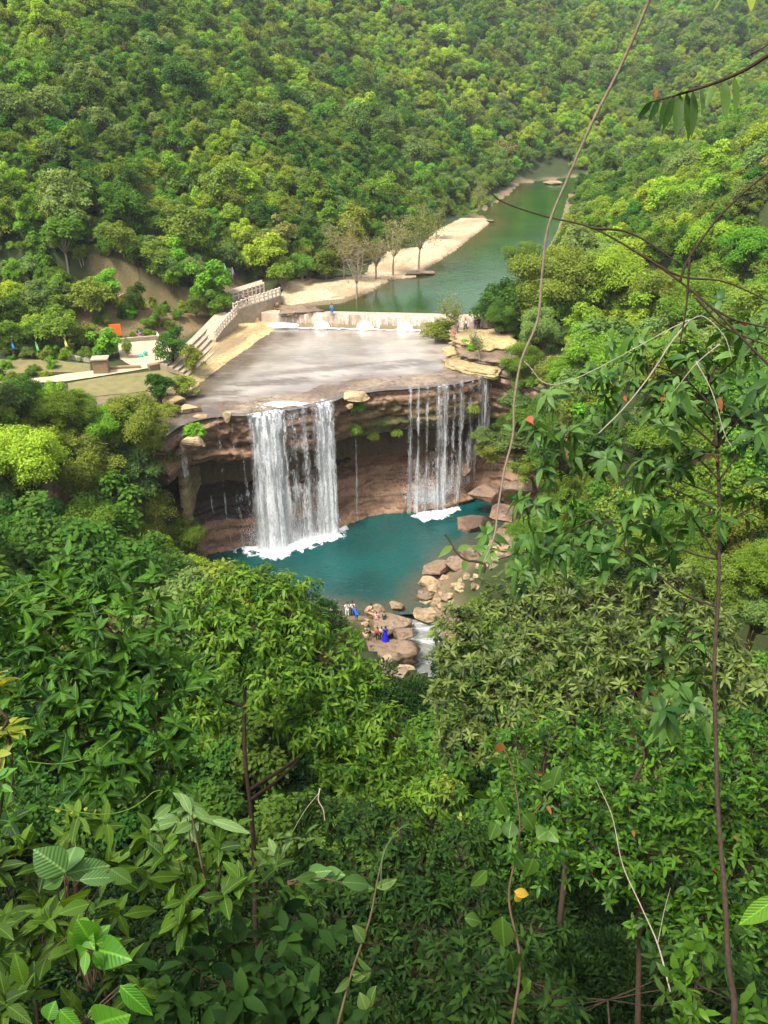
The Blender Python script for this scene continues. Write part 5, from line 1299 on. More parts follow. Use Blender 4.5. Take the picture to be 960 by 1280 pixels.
def scatter_object(name, P, rot, scl, kd, kinds, label, cat):
    me = bpy.data.meshes.new(name); me.from_pydata([tuple(p) for p in P], [], [])
    for nm, arr in (('rot', rot), ('scl', scl)):
        a = me.attributes.new(nm, 'FLOAT', 'POINT'); a.data.foreach_set('value', np.asarray(arr, np.float32))
    a = me.attributes.new('kd', 'INT', 'POINT'); a.data.foreach_set('value', np.asarray(kd, np.int32))
    o = obj(name, me); ng = bpy.data.node_groups.new(name, 'GeometryNodeTree')
    ng.interface.new_socket('Geometry', in_out='INPUT', socket_type='NodeSocketGeometry'); ng.interface.new_socket('Geometry', in_out='OUTPUT', socket_type='NodeSocketGeometry')
    gi = ng.nodes.new('NodeGroupInput'); go = ng.nodes.new('NodeGroupOutput'); jn = ng.nodes.new('GeometryNodeJoinGeometry')
    def na(n_, t_): q = ng.nodes.new('GeometryNodeInputNamedAttribute'); q.data_type = t_; q.inputs['Name'].default_value = n_; return q.outputs[0]
    ar, asx, ak = na('rot', 'FLOAT'), na('scl', 'FLOAT'), na('kd', 'INT')
    cx = ng.nodes.new('ShaderNodeCombineXYZ'); ng.links.new(ar, cx.inputs[2])
    for k, src in kinds.items():
        cmp = ng.nodes.new('FunctionNodeCompare'); cmp.data_type = 'INT'; cmp.operation = 'EQUAL'; ng.links.new(ak, cmp.inputs[2]); cmp.inputs[3].default_value = k
        for so_ in src:
            oi = ng.nodes.new('GeometryNodeObjectInfo'); oi.inputs[0].default_value = so_; oi.inputs[1].default_value = True
            ip = ng.nodes.new('GeometryNodeInstanceOnPoints')
            ng.links.new(gi.outputs[0], ip.inputs['Points']); ng.links.new(cmp.outputs[0], ip.inputs['Selection']); ng.links.new(oi.outputs['Geometry'], ip.inputs['Instance'])
            ng.links.new(cx.outputs[0], ip.inputs['Rotation']); ng.links.new(asx, ip.inputs['Scale']); ng.links.new(ip.outputs[0], jn.inputs[0])
    ng.links.new(jn.outputs[0], go.inputs[0])
    md = o.modifiers.new('scatter', 'NODES'); md.node_group = ng
    return tag(o, label, cat, None, 'stuff')
srcs = {}
for o in bpy.data.objects:
    if o.parent is not None and o.name.split('.')[0] in ('crown', 'trunk'):
        for k in range(len(LOWK)):
            j = 0 if o.data is LOWK[k][0] else 1 if o.data is LOWK[k][1] else None
            if j is not None and (k, j) not in srcs: srcs[(k, j)] = o
# any species no single tree shows gets one ordinary tree of its own
for k in range(len(LOWK)):
    if (k, 0) not in srcs:
        i = [q for q in rest if ki[q] == k][0]
        t = put_tree(LOWK, k, (x[i], y[i], z[i] - .3), s[i], 0, '%s tree in the forest beyond the river' % PALW[LOWK[k][2]], 'tree', None, 'hillside_tree')
        for c_ in t.children: srcs[(k, 0 if c_.name.startswith('crown') else 1)] = c_
kinds = {k: [srcs[(k, 0)], srcs[(k, 1)]] for k in range(len(LOWK))}
zones = [('forest', rest[y[rest] >= 96], 'dense mixed forest covering the hills on both sides of the river', 'forest'), ('thicket', rest[y[rest] < 96], 'tangled thicket covering the near slopes of the gorge', 'thicket')]
for nm, idx, lab, ct in zones:
    scatter_object(nm, np.column_stack([x, y, z - .3])[idx], rng.random(len(idx)) * 6.28, s[idx], ki[idx], kinds, lab, ct)
# low scrub between the trees
Qs = np.vstack([scatter(-120, 200, 97, 230, 2.6, rng), scatter(-45, 50, 24, 96, 2.2, rng)])
xs, ys = Qs.T; zs = surf(xs, ys); pxs, pys, dzs = project(np.column_stack([xs, ys, zs + .8]))
m_ = (dzs > 1) & (pxs > -40) & (pxs < 1000) & (pys > -60) & (pys < 1300) & (sd(xs, ys, RIVER) > 1.2) & (sd(xs, ys, POOL) > 1.5) & (dseg(xs, ys, STREAM)[0] > 3.5) & (dseg(xs, ys, LIPS[::8].tolist())[0] > 2)
m_ &= ~((sd(xs, ys, UPOOL) < 1.5) & (ys < 119)) & disc_clear(pxs, pys, 900 / dzs, CLEAR)
bb = sd(xs, ys, BARE); m_ &= (bb > 0) | (rng.random(len(xs)) < .35)
idx = np.nonzero(m_)[0]
scatter_object('scrub', np.column_stack([xs, ys, zs - .5])[idx], rng.random(len(idx)) * 6.28, rng.uniform(.22, .45, len(idx)), rng.choice([0, 1, 3, 4, 5, 7, 9], len(idx)), kinds, 'low mixed scrub between the trees of the slopes', 'scrub')
# ================= foreground plants =================
OVAR[0] = .06
HM = {
 'center': leafmat('leaf_drooping_light', (.03, .09, .007), (.19, .29, .024), .4, .45, .16),
 'broad': leafmat('leaf_broad_dark', (.010, .035, .005), (.085, .18, .014), .32, .45, .17, veins=True),
 'gloss': leafmat('leaf_glossy_olive', (.012, .028, .005), (.155, .205, .04), .26, .45, .2),
 'small': leafmat('leaf_small_fresh', (.010, .045, .005), (.12, .235, .018), .36, .42, .17, odd=(.30, .12, .05)),
 'yell': leafmat('leaf_young_yellow', (.16, .24, .02), (.34, .38, .05), .4, .45, .3),
 'lime': leafmat('leaf_lime', (.05, .17, .012), (.14, .32, .03), .38, .38, .4, veins=True),
 'pale': leafmat('leaf_pale_underside', (.05, .12, .02), (.14, .24, .06), .3, .5, .4, veins=True),
 'heart': leafmat('leaf_heart', (.03, .09, .012), (.08, .19, .03), .35, .4, .4, veins=True, odd=(.5, .38, .05)),
 'thin': leafmat('leaf_slender_tree', (.015, .055, .008), (.12, .22, .04), .34, .45, .255, odd=(.35, .09, .04)),
 'dim': leafmat('leaf_painted_shade', (.005, .02, .004), (.035, .08, .012), .22, .6, .08),  # understory shade put into a darker leaf colour
 'deepshade': leafmat('leaf_painted_deep_shade', (.003, .010, .002), (.014, .034, .006), .2, .6, .06),  # near-black leaf colour paints the deep shade in the gaps
 'rust': leafmat('leaf_rust', (.25, .07, .03), (.42, .16, .07), .35, .5, .3),
 'goldleaf': leafmat('leaf_gold', (.60, .42, .04), (.75, .55, .08), .3, .5, .3),
}
class Plant:
    def __init__(s, name, label, cat, base, group=None, bark=None, seed=0):
        s.t = empty(name, base); tag(s.t, label, cat, group); s.b = np.array(base, float); s.rng = np.random.default_rng(seed); s.mb = MB(); s.bark = bark or BARKD; s.L = {}
    def tube(s, P, r0, r1, k=6, n=6):
        Q = bez(P, n); s.mb.tube(Q - s.b, np.linspace(r0, r1, len(Q)), k); return Q
    def rosette(s, tips, dirs, nl, L, W, mat_='center', ang=(35, 85), back=.25, droop=.35, lod=1, up=.5, jit=.25, fold=.12):
        rng = s.rng; n = len(tips) * nl
        T = np.repeat(tips, nl, 0); D = nrmz(np.repeat(dirs, nl, 0))
        ref = nrmz(np.cross(D, rdir(n, rng)))
        B = np.cross(D, ref); ph = (np.tile(np.arange(nl), len(tips)) * 2.4 + np.repeat(rng.random(len(tips)) * 6.28, nl))
        # stable frame per tip
        z_ = np.array([0, 0, 1.]); A0 = nrmz(np.cross(D, np.array([.31, .17, .93]))); B0 = np.cross(D, A0)
        rad = A0 * np.cos(ph)[:, None] + B0 * np.sin(ph)[:, None]
        a = np.radians(rng.uniform(ang[0], ang[1], n))[:, None]
        ax = D * np.cos(a) + rad * np.sin(a) + rng.normal(size=(n, 3)) * jit * .5
        pos = T - D * (rng.random((n, 1)) * back)
        nr = D * np.sin(a) - rad * np.cos(a) + z_ * up + rng.normal(size=(n, 3)) * jit
        sz = rng.uniform(.6, 1.25, n)
        tone = np.clip(np.repeat(rng.normal(size=len(tips)) * .22, nl) + rng.uniform(.15, .85, n), 0, .97); tone[rng.random(n) < .004] = 1.0
        s.leaf(pos, ax, nr, L * sz, W * sz, mat_, lod, droop, tone, fold)
    def leaf(s, pos, ax, nr, L, W, mat_, lod=1, droop=.3, tone=None, fold=.12):
        n = len(pos); s.L.setdefault((mat_, lod, droop, fold), []).append((pos, ax, nr, np.broadcast_to(L, (n,)), np.broadcast_to(W, (n,)), tone if tone is not None else s.rng.random(n)))
    def lobe(s, c, r, fork, dens, nl, L, W, mat_, ang, droop, back, lod, up, flat=.8, limb=.03, view=True, jit=.25, shell=.45):
        rng = s.rng; n = max(3, int(dens * r * r))
        d = rdir(n, rng); d[:, 2] = np.where(d[:, 2] < -.4, -d[:, 2], d[:, 2])
        tips = c + d * (r * (1 - shell * rng.random(n)) * (1 + .25 * fbm(d * 1.8 + c, 7, 2)))[:, None] * np.array([1, 1, flat])
        dirs = nrmz(d * .8 + np.array([0, 0, .65]) + rng.normal(size=(n, 3)) * .35)
        limb = min(limb, .0022 * np.linalg.norm(c - CAM)) ; Q = s.tube([fork, (fork + c) / 2 + rng.normal(size=3) * r * .25, c + np.array([0, 0, r * .4])], limb, limb * .3, 5, 6)
        for k in range(n):
            b = Q[rng.integers(len(Q) // 2, len(Q))]; m_ = (b + tips[k]) / 2 + rng.normal(size=3) * r * .08 - np.array([0, 0, .04 * r])
            s.mb.tube(np.array([b, m_, tips[k]]) - s.b, [limb * .22, limb * .15, limb * .08], 3, False)
        s.rosette(tips, dirs, nl, L, W, mat_, ang, back, droop, lod, up, jit)
        return tips
    def done(s):
        if s.mb.n: obj('trunk', s.mb.mesh('trunk', s.bark), s.t)
        for (mt, lod, dr, fo), lst in s.L.items():
            c = [np.concatenate([np.atleast_1d(q[i]) if q[i].ndim == 1 else q[i] for q in lst]) for i in range(6)]
            obj('crown', leaves('crown', c[0] - s.b, c[1], c[2], c[3], c[4], HM[mt], lod, dr, c[5], fo), s.t)
        return s.t
def root_under(p):
    return np.array([p[0], p[1], hz(p[0], p[1])])
def rootpath(b, a):
    n = max(2, int(np.linalg.norm(a - b) / 1.5)); return [b + (a - b) * k / n for k in range(n)]
def hero(name, label, cat, trunk, lobes, spec, seed, group=None, r0=.16, bark=None, forks=None):
    """trunk: list of (px,py,D); lobes: (px,py,D,rpx[,mat]); spec: leaf settings"""
    tp = [at_d(*q) for q in trunk]; base = root_under(tp[-1]); top = tp[0]
    p = Plant(name, label, cat, base, group, bark, seed)
    Q = p.tube(rootpath(base - np.array([0, 0, .3]), tp[-1]) + tp[::-1], r0 * .55, r0 * .25, 8, 8)
    fk = [at_d(*q) for q in (forks or [])]
    for f in fk:
        k = np.argmin(np.linalg.norm(Q - (f - np.array([0, 0, np.linalg.norm(f - top) * .8])), axis=1)); p.tube([Q[k], (Q[k] + f) / 2 + np.array([0, 0, -.15]), f], r0 * .3, r0 * .1, 6)
    J = np.array([top] + fk + [Q[len(Q) * 2 // 3]])
    for l in lobes:
        c = at_d(*l[:3]); r = l[3] * l[2] / FPX; sp_ = dict(spec)
        if len(l) > 4: sp_['mat_'] = l[4]
        k = np.argmin(np.linalg.norm(J - c, axis=1)); p.lobe(c, r, J[k], **sp_)
    return p
# the light green tree in the middle
hero('drooping_leaf_tree', 'light green tree with drooping pointed leaves in front of the pool', 'tree', [(306, 850, 17), (306, 940, 17), (316, 1040, 17), (320, 1160, 17.2)],
     [(300, 728, 17.2, 38), (345, 748, 17, 44), (262, 762, 17.2, 46), (372, 790, 16.8, 50), (318, 800, 16.4, 54), (268, 830, 16.5, 48), (405, 835, 16.8, 50), (350, 860, 16, 50), (440, 870, 17, 46), (395, 905, 16.5, 50), (470, 915, 17, 46), (505, 945, 17.4, 42), (432, 800, 17.8, 26), (455, 835, 17.8, 26), (250, 900, 17, 46), (430, 960, 16.6, 50), (350, 725, 17.5, 20), (385, 728, 17.5, 15), (226, 850, 17, 34), (480, 985, 16.8, 44)],
     dict(dens=125, nl=9, L=.19, W=.055, mat_='center', ang=(50, 110), droop=.5, back=.22, lod=1, up=.5, limb=.03), 1, r0=.15, forks=[(455, 880, 17), (250, 850, 17), (360, 800, 16.8), (400, 920, 16.6)]).done()
# broad dark leaved tree at the left
hero('broad_leaf_tree', 'dark tree with broad leaves in rosettes at the left edge of the view', 'tree', [(96, 830, 12), (96, 900, 12), (96, 980, 12), (94, 1100, 12)],
     [(85, 725, 12.3, 40), (140, 728, 12.2, 42), (195, 735, 12.2, 34), (35, 745, 12.4, 40), (60, 775, 11.8, 50), (130, 790, 11.6, 54), (200, 790, 12, 42), (20, 815, 12, 50), (90, 850, 11.4, 54), (165, 860, 11.6, 56), (230, 860, 12, 40), (30, 890, 11.6, 50), (110, 920, 11.5, 56), (190, 930, 11.6, 50), (40, 960, 11.4, 50), (130, 985, 11.2, 50), (215, 985, 11.8, 46), (-20, 770, 12, 40)],
     dict(dens=62, nl=8, L=.27, W=.085, mat_='broad', ang=(35, 80), droop=.28, back=.16, lod=1, up=.35, limb=.035), 2, r0=.12, forks=[(60, 800, 12), (150, 830, 12), (200, 860, 12)]).done()
# glossy narrow leaved tree at the right
hero('glossy_leaf_tree', 'large olive tree with glossy narrow leaves right of the stream', 'tree', [(720, 860, 26), (715, 940, 26), (710, 1040, 26), (700, 1150, 26)],
     [(575, 790, 26, 42), (632, 765, 26.5, 46), (700, 755, 26.5, 50), (770, 760, 26.5, 52), (835, 745, 26.5, 50), (600, 835, 25.6, 50), (668, 820, 25, 54), (740, 820, 25, 56), (815, 820, 25.4, 54), (880, 800, 25.6, 50), (560, 880, 25.5, 34), (640, 885, 24.8, 48), (710, 885, 24.6, 50), (790, 880, 24.8, 50), (870, 870, 25, 50), (580, 930, 25, 40), (560, 830, 26, 30), (930, 850, 25, 46), (640, 935, 25, 40)],
     dict(dens=48, nl=11, L=.28, W=.075, mat_='gloss', ang=(45, 95), droop=.22, back=.14, lod=1, up=.35, limb=.05, flat=.85), 3, r0=.25, forks=[(620, 850, 26), (820, 840, 26), (700, 800, 26)]).done()
# fresh green small leaved thicket tree, lower right
hero('small_leaf_tree', 'dense fresh green tree with small leaves at the lower right', 'tree', [(800, 1080, 14), (800, 1150, 14), (798, 1230, 14), (795, 1300, 14)],
     [(640, 940, 14.5, 40), (700, 928, 14.6, 48), (770, 930, 14.6, 50), (840, 945, 14.4, 48), (905, 955, 14.4, 50), (955, 940, 14.6, 44), (660, 1000, 14, 50), (735, 1000, 13.8, 54), (815, 1010, 13.6, 54), (890, 1025, 13.6, 52), (950, 1020, 13.8, 46), (690, 1070, 13.8, 50), (770, 1080, 13.2, 50), (850, 1090, 13.2, 52), (930, 1100, 13.2, 50), (880, 1160, 13, 48), (945, 1180, 13, 50), (820, 1150, 13.2, 36)],
     dict(dens=140, nl=8, L=.155, W=.05, mat_='small', ang=(40, 90), droop=.3, back=.22, lod=1, up=.4, limb=.03), 4, r0=.14, forks=[(700, 1020, 14), (880, 1030, 14), (790, 980, 14)]).done()
# darker small tree bottom centre
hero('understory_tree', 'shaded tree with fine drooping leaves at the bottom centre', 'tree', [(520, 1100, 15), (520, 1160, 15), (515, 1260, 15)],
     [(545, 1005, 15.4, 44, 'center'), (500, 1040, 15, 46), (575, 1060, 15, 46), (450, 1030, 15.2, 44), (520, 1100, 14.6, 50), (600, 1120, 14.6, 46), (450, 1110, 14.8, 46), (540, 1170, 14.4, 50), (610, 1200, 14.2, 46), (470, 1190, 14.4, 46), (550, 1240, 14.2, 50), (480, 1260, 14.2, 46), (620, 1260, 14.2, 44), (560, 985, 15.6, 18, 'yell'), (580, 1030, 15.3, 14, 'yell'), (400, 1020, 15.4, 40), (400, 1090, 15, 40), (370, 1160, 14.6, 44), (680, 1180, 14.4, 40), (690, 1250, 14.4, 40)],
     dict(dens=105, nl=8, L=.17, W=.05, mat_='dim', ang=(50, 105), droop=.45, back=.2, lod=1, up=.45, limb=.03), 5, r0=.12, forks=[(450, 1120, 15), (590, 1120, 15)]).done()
# left edge young foliage
hero('young_leaf_shrub', 'yellow green shrub with young leaves at the left edge under the broad leaved tree', 'shrub', [(10, 900, 9.5), (5, 980, 9.5), (0, 1080, 9.5)],
     [(-5, 865, 9.6, 24, 'yell'), (5, 925, 9.4, 26, 'yell'), (-10, 985, 9.3, 28), (20, 1020, 9.2, 30, 'broad')],
     dict(dens=60, nl=7, L=.20, W=.09, mat_='lime', ang=(45, 90), droop=.35, back=.15, lod=1, up=.5, limb=.018), 6, r0=.04).done()
# rosette shrub with pale leaves around (250,1050)
hero('pale_rosette_shrub', 'shrub with stacked pale oval leaves at the lower left below the central tree', 'shrub', [(262, 1130, 7.2), (258, 1190, 7.2), (250, 1280, 7.2)],
     [(235, 1030, 7.3, 26, 'pale'), (275, 1060, 7.2, 30), (225, 1085, 7.1, 34), (290, 1115, 7.0, 32), (240, 1140, 7.0, 34), (200, 1050, 7.3, 24)],
     dict(dens=75, nl=8, L=.19, W=.08, mat_='broad', ang=(45, 85), droop=.3, back=.2, lod=2, up=.5, limb=.015), 7, r0=.03).done()
# arching pale spray at (250,1010)
p = Plant('arching_twig', 'arching twig with a row of large pale leaves above the rosette shrub', 'twig', at_d(262, 1135, 7.1), None, BARK, 8)
Q = p.tube([at_d(262, 1135, 7.1), at_d(246, 1050, 7.0), at_d(236, 1003, 6.9), at_d(228, 990, 6.8)], .012, .005, 5)
pts = np.array([at_d(*q) for q in [(226, 992, 6.8), (238, 1008, 6.8), (250, 1022, 6.8), (266, 1026, 6.8), (214, 1006, 6.8), (240, 1030, 6.8)]])
tg = np.array([at_d(*q) for q in [(236, 1010, 6.75), (262, 1024, 6.8), (290, 1028, 6.8), (300, 1034, 6.7), (198, 1016, 6.7), (226, 1036, 6.7)]])
p.leaf(pts, tg - pts, np.tile([.1, -.5, .8], (6, 1)) + RNG.normal(size=(6, 3)) * .15, np.linalg.norm(tg - pts, axis=1) * 1.35, .075, 'pale', 2, .25, np.full(6, .8)); p.done()
# big crumpled leaves left
def big_leaves(name, label, lst, D, mat_, base, seed, width=.5, cat='plant', droop=.3, cast=None, stem=.012):
    """lst: (px0,py0,px1,py1,w ratio) each leaf from its stalk to its tip"""
    b = at_d(*base); p = Plant(name, label, cat, root_under(b) if False else b, None, BARK, seed); r_ = np.random.default_rng(seed)
    A = np.array([at_d(q[0], q[1], D + r_.uniform(-.15, .15)) for q in lst]); B = np.array([at_d(q[2], q[3], D + r_.uniform(-.25, .15)) for q in lst])
    L = np.linalg.norm(B - A, axis=1); W = np.array([q[4] for q in lst]) * L
    nr = np.tile([0, -.62, .78], (len(lst), 1)) + r_.normal(size=(len(lst), 3)) * .22
    p.leaf(A, B - A, nr, L, W, mat_, 2, droop, r_.uniform(.3, 1, len(lst)), .10)
    for a in A: p.tube([b, (b + a) / 2 + r_.normal(size=3) * .03, a], stem * .5, stem * .3, 4, 4)
    p.done()
big_leaves('large_leaf_plant', 'plant with large crinkled pale green leaves at the lower left', [(82, 1090, 40, 1058, .75), (82, 1090, 92, 1050, .9), (84, 1092, 138, 1078, .55), (138, 1086, 164, 1104, .8), (80, 1095, 50, 1110, .6), (86, 1098, 62, 1075, .6), (100, 1100, 150, 1092, .42)], 5.8, 'pale', (80, 1130, 5.9), 11, droop=.25)
big_leaves('veined_leaf_plant', 'plant with two dark ribbed oval leaves below the large crinkled leaves', [(112, 1130, 72, 1138, .5), (110, 1118, 78, 1128, .45), (60, 1200, 100, 1170, .4), (30, 1230, 16, 1190, .45)], 5.6, 'broad', (110, 1150, 5.7), 12)
big_leaves('lime_leaf_plant', 'bright lime leaved sapling at the lower left corner region', [(115, 1180, 98, 1150, .55), (115, 1182, 135, 1150, .6), (118, 1188, 150, 1188, .5), (116, 1190, 130, 1208, .6), (110, 1188, 88, 1196, .5), (112, 1184, 82, 1168, .45), (120, 1180, 150, 1172, .45), (108, 1190, 104, 1215, .5), (114, 1180, 112, 1146, .5), (98, 1150, 110, 1178, .5)], 5.2, 'lime', (114, 1240, 5.3), 13, droop=.4)
big_leaves('ribbed_leaf_plant', 'bright ribbed leaves rising from the bottom edge at the lower left', [(60, 1275, 66, 1250, .9), (75, 1262, 100, 1290, .6), (92, 1262, 66, 1290, .7), (110, 1272, 128, 1258, .6), (120, 1280, 150, 1270, .7), (150, 1232, 190, 1268, .42), (148, 1240, 170, 1228, .4)], 4.8, 'lime', (95, 1300, 4.9), 14, droop=.4)
big_leaves('fern_like_sprig', 'crinkled grey green compound leaf in the lower centre left', [(385, 1092, 412, 1086, .5), (400, 1095, 430, 1090, .5), (415, 1100, 445, 1093, .45), (428, 1103, 466, 1102, .4), (440, 1108, 470, 1110, .4), (370, 1098, 398, 1092, .5), (382, 1104, 412, 1104, .4)], 6.3, 'pale', (360, 1102, 6.4), 15, droop=.2)
p = Plant('climbing_vine', 'slender vine with opposite oval leaves rising at the bottom centre', 'vine', at_d(420, 1290, 6), 'climbing vines', BARK, 16)
p.tube([at_d(420, 1290, 6), at_d(440, 1215, 6), at_d(462, 1150, 6), at_d(472, 1100, 6), at_d(482, 1060, 6), at_d(500, 1035, 6)], .010, .004, 5)
Lf = [(470, 1110, 496, 1098, .4), (455, 1178, 442, 1155, .55), (446, 1196, 462, 1230 - 18, .5), (440, 1218, 455, 1220, .5), (438, 1222, 420, 1240, .4), (462, 1258, 468, 1230, .6), (458, 1262, 450, 1240, .6), (440, 1226, 464, 1216, .5)]
A = np.array([at_d(a, b, 6) for a, b, *_ in Lf]); B = np.array([at_d(q[2], q[3], 5.9) for q in Lf]); Ln = np.linalg.norm(B - A, axis=1)
p.leaf(A, B - A, np.tile([0, -.6, .8], (len(Lf), 1)) + RNG.normal(size=(len(Lf), 3)) * .3, Ln, Ln * np.array([q[4] for q in Lf]), 'pale', 2, .2); p.done()
# shaded broad leaved shrubs along the bottom
bsp = dict(dens=46, nl=7, L=.24, W=.085, mat_='broad', ang=(45, 90), droop=.35, back=.16, lod=1, up=.5, limb=.007)
for i, (lb, nm, lobes, spc, tr) in enumerate([
 ('dark broad leaved shrub at the lower left corner', 'broad_leaf_shrub', [(20, 1080, 7.6, 44), (60, 1170, 7.2, 48), (5, 1180, 7, 44), (20, 1250, 6.6, 50), (120, 1240, 6.8, 46), (150, 1150, 7.6, 44), (30, 1130, 7.6, 40), (110, 1030, 8.2, 40), (150, 1080, 8, 40)], bsp, [(50, 1200, 7.4), (50, 1290, 7.4)]),
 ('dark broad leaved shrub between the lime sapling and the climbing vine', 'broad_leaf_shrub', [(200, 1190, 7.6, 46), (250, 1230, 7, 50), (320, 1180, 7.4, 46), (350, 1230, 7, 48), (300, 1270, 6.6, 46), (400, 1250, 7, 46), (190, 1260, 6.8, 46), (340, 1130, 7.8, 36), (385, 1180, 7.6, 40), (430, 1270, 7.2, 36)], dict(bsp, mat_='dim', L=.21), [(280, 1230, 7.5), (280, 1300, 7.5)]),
 ('shrub with pale tipped leaves between the central trunk and the compound leaf', 'pale_tip_shrub', [(360, 1060, 8.4, 30, 'pale'), (330, 1090, 8.2, 34), (390, 1130, 8, 34), (350, 1125, 8, 30), (300, 1050, 8.8, 26)], dict(bsp, L=.17, W=.07), [(350, 1150, 8.3), (350, 1240, 8.3)]),
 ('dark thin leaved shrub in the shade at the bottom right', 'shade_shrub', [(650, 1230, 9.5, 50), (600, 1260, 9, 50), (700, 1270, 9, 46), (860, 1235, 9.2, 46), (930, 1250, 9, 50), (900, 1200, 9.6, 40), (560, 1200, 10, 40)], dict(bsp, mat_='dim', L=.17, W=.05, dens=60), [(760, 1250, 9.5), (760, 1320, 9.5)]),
 ('leafy sapling at the bottom right beside the slender trunk', 'sapling', [(870, 1180, 6.6, 22), (850, 1215, 6.5, 26), (880, 1260, 6.2, 26), (940, 1265, 6.2, 28), (845, 1262, 6.2, 24)], dict(bsp, mat_='small', L=.13, W=.05, dens=55), [(870, 1230, 6.6), (872, 1310, 6.6)]),
]):
    hero(nm, lb, 'shrub', tr, lobes, spc, 20 + i, r0=.04).done()
# heart leaved climber
p = Plant('heart_leaf_climber', 'climber with large heart shaped leaves in front of the fresh green tree', 'climber', at_d(640, 1280, 8.6), None, BARK, 31)
p.tube([at_d(640, 1285, 8.6), at_d(650, 1200, 8.6), at_d(636, 1120, 8.6), at_d(650, 1040, 8.6), at_d(640, 960, 8.6), at_d(626, 930, 8.6)], .016, .006, 5)
p.tube([at_d(650, 1040, 8.6), at_d(680, 1000, 8.6), at_d(700, 965, 8.6)], .01, .005, 4)
hl = [(588, 990, .20), (602, 1000, .19), (628, 1010, .17), (655, 965, .20), (650, 985, .2), (672, 1005, .16), (604, 1065, .19), (648, 1080, .2), (690, 1050, .18), (630, 960, .17), (670, 1085, .18), (618, 1150, .22), (632, 1158, .30), (664, 1140, .19), (658, 1030, .2), (642, 1205, .22), (600, 1215, .18), (668, 1238, .17), (700, 985, .2), (704, 970, .19), (625, 1040, .17), (640, 1060, .2), (585, 1160, .18), (612, 1100, .2), (676, 1060, .2)]
A = np.array([at_d(a - 4, b - 12, 8.5 + random.uniform(-.3, .3)) for a, b, s_ in hl]); W = np.array([q[2] for q in hl])
p.leaf(A, np.tile([.1, -.35, -.75], (len(hl), 1)) + RNG.normal(size=(len(hl), 3)) * .5, np.tile([0, -.5, .75], (len(hl), 1)) + RNG.normal(size=(len(hl), 3)) * .5, W, W * RNG.uniform(.7, .95, len(hl)), 'heart', 2, .5, RNG.random(len(hl)) * .9)
p.done()
p = Plant('yellow_leaf', 'single torn yellow leaf among the heart shaped leaves', 'leaf', at_d(652, 1122, 8.2), None, BARK, 32)
p.leaf(np.array([at_d(643, 1114, 8.2), at_d(644, 1118, 8.2)]), np.array([[1, 0, -.25], [.6, 0, -.9]]), np.array([[0, -.8, .6], [0, -.8, .5]]), np.array([.16, .13]), np.array([.09, .08]), 'goldleaf', 2, .4, np.array([.5, .6])); p.done()
p = Plant('rust_leaf', 'single dull reddish leaf at the top of the heart leaved climber', 'leaf', at_d(625, 940, 8.3), None, BARK, 33)
p.leaf(np.array([at_d(626, 928, 8.3)]), np.array([[-.1, 0, -1.]]), np.array([[0, -1, .3]]), np.array([.14]), np.array([.10]), 'rust', 2, .2, np.array([.6])); p.done()
# ---------- slender tree on the right ----------
BARKS = simple('bark_slender', (.045, .03, .02), .9, .15, .85, 34)
tr = [at_d(*q) for q in [(886, 470, 6.6), (896, 560, 6.5), (899, 650, 6.45), (898, 740, 6.4), (893, 830, 6.3), (895, 930, 6.2), (898, 1020, 6.1), (906, 1120, 6.0), (910, 1200, 5.9), (914, 1300, 5.8)]]
base = root_under(tr[-1])
p = Plant('slender_tree', 'slender tree with a straight bare trunk and drooping leaves at the right', 'tree', base, None, BARKS, 41)
Q = p.tube(rootpath(base, tr[-1]) + tr[::-1], .026, .011, 8, 10)
LV = []
brs = [  # px,py polylines of the limbs at about the trunk distance
 [(899, 640), (860, 620), (800, 590), (750, 560), (700, 545), (665, 540)], [(899, 620), (850, 600), (800, 570), (770, 560)], [(897, 560), (850, 520), (800, 490), (745, 488), (690, 490)], [(892, 510), (850, 470), (800, 455), (760, 462)],
 [(899, 700), (860, 690), (800, 660), (740, 650), (690, 640), (655, 650)], [(898, 760), (850, 740), (800, 700), (750, 680), (700, 690), (650, 720)], [(899, 600), (930, 560), (960, 540)], [(899, 660), (930, 640), (970, 625)], [(888, 480), (920, 450), (965, 440)],
 [(886, 470), (870, 440), (850, 425)], [(886, 480), (900, 445), (930, 420)], [(896, 560), (930, 520), (968, 500)], [(893, 830), (860, 800), (830, 790)], [(893, 860), (860, 850), (835, 860)], [(895, 900), (870, 885), (850, 900)], [(898, 700), (860, 640), (820, 620), (790, 640)], [(899, 600), (860, 560), (830, 540)], [(893, 530), (860, 500), (820, 520)],
 [(760, 560), (720, 590), (690, 600)], [(740, 650), (700, 670), (670, 690)], [(700, 690), (660, 690), (620, 700)], [(893, 640), (850, 660), (845, 680)]]
for bi, b in enumerate(brs):
    D0 = 6.4 + .5 * math.sin(bi * 2.1); P = [at_d(x_, y_, 6.45 + (D0 - 6.45) * i / (len(b) - 1)) for i, (x_, y_) in enumerate(b)]
    q = p.tube(P, .008, .003, 5, 6); n_ = len(q)
    n_r = max(3, n_ // 3)
    idx = np.unique(np.linspace(n_ * .35, n_ - 1, n_r).astype(int))
    for k in idx:
        t_ = q[k] + p.rng.normal(size=3) * .03; dr = nrmz(q[min(k + 1, n_ - 1)] - q[max(k - 2, 0)] + np.array([0, 0, .02]))
        tip = t_ + (dr * .05 + np.array([0, 0, .05]) + p.rng.normal(size=3) * .05); p.mb.tube(np.array([t_, (t_ + tip) / 2, tip]) - p.b, [.005, .004, .003], 3, False)
        LV.append((tip, dr))
        if p.rng.random() < .8: LV.append((tip + p.rng.normal(size=3) * .12, nrmz(dr + p.rng.normal(size=3) * .5)))
T_ = np.array([l[0] for l in LV]); Dd = np.array([l[1] for l in LV])
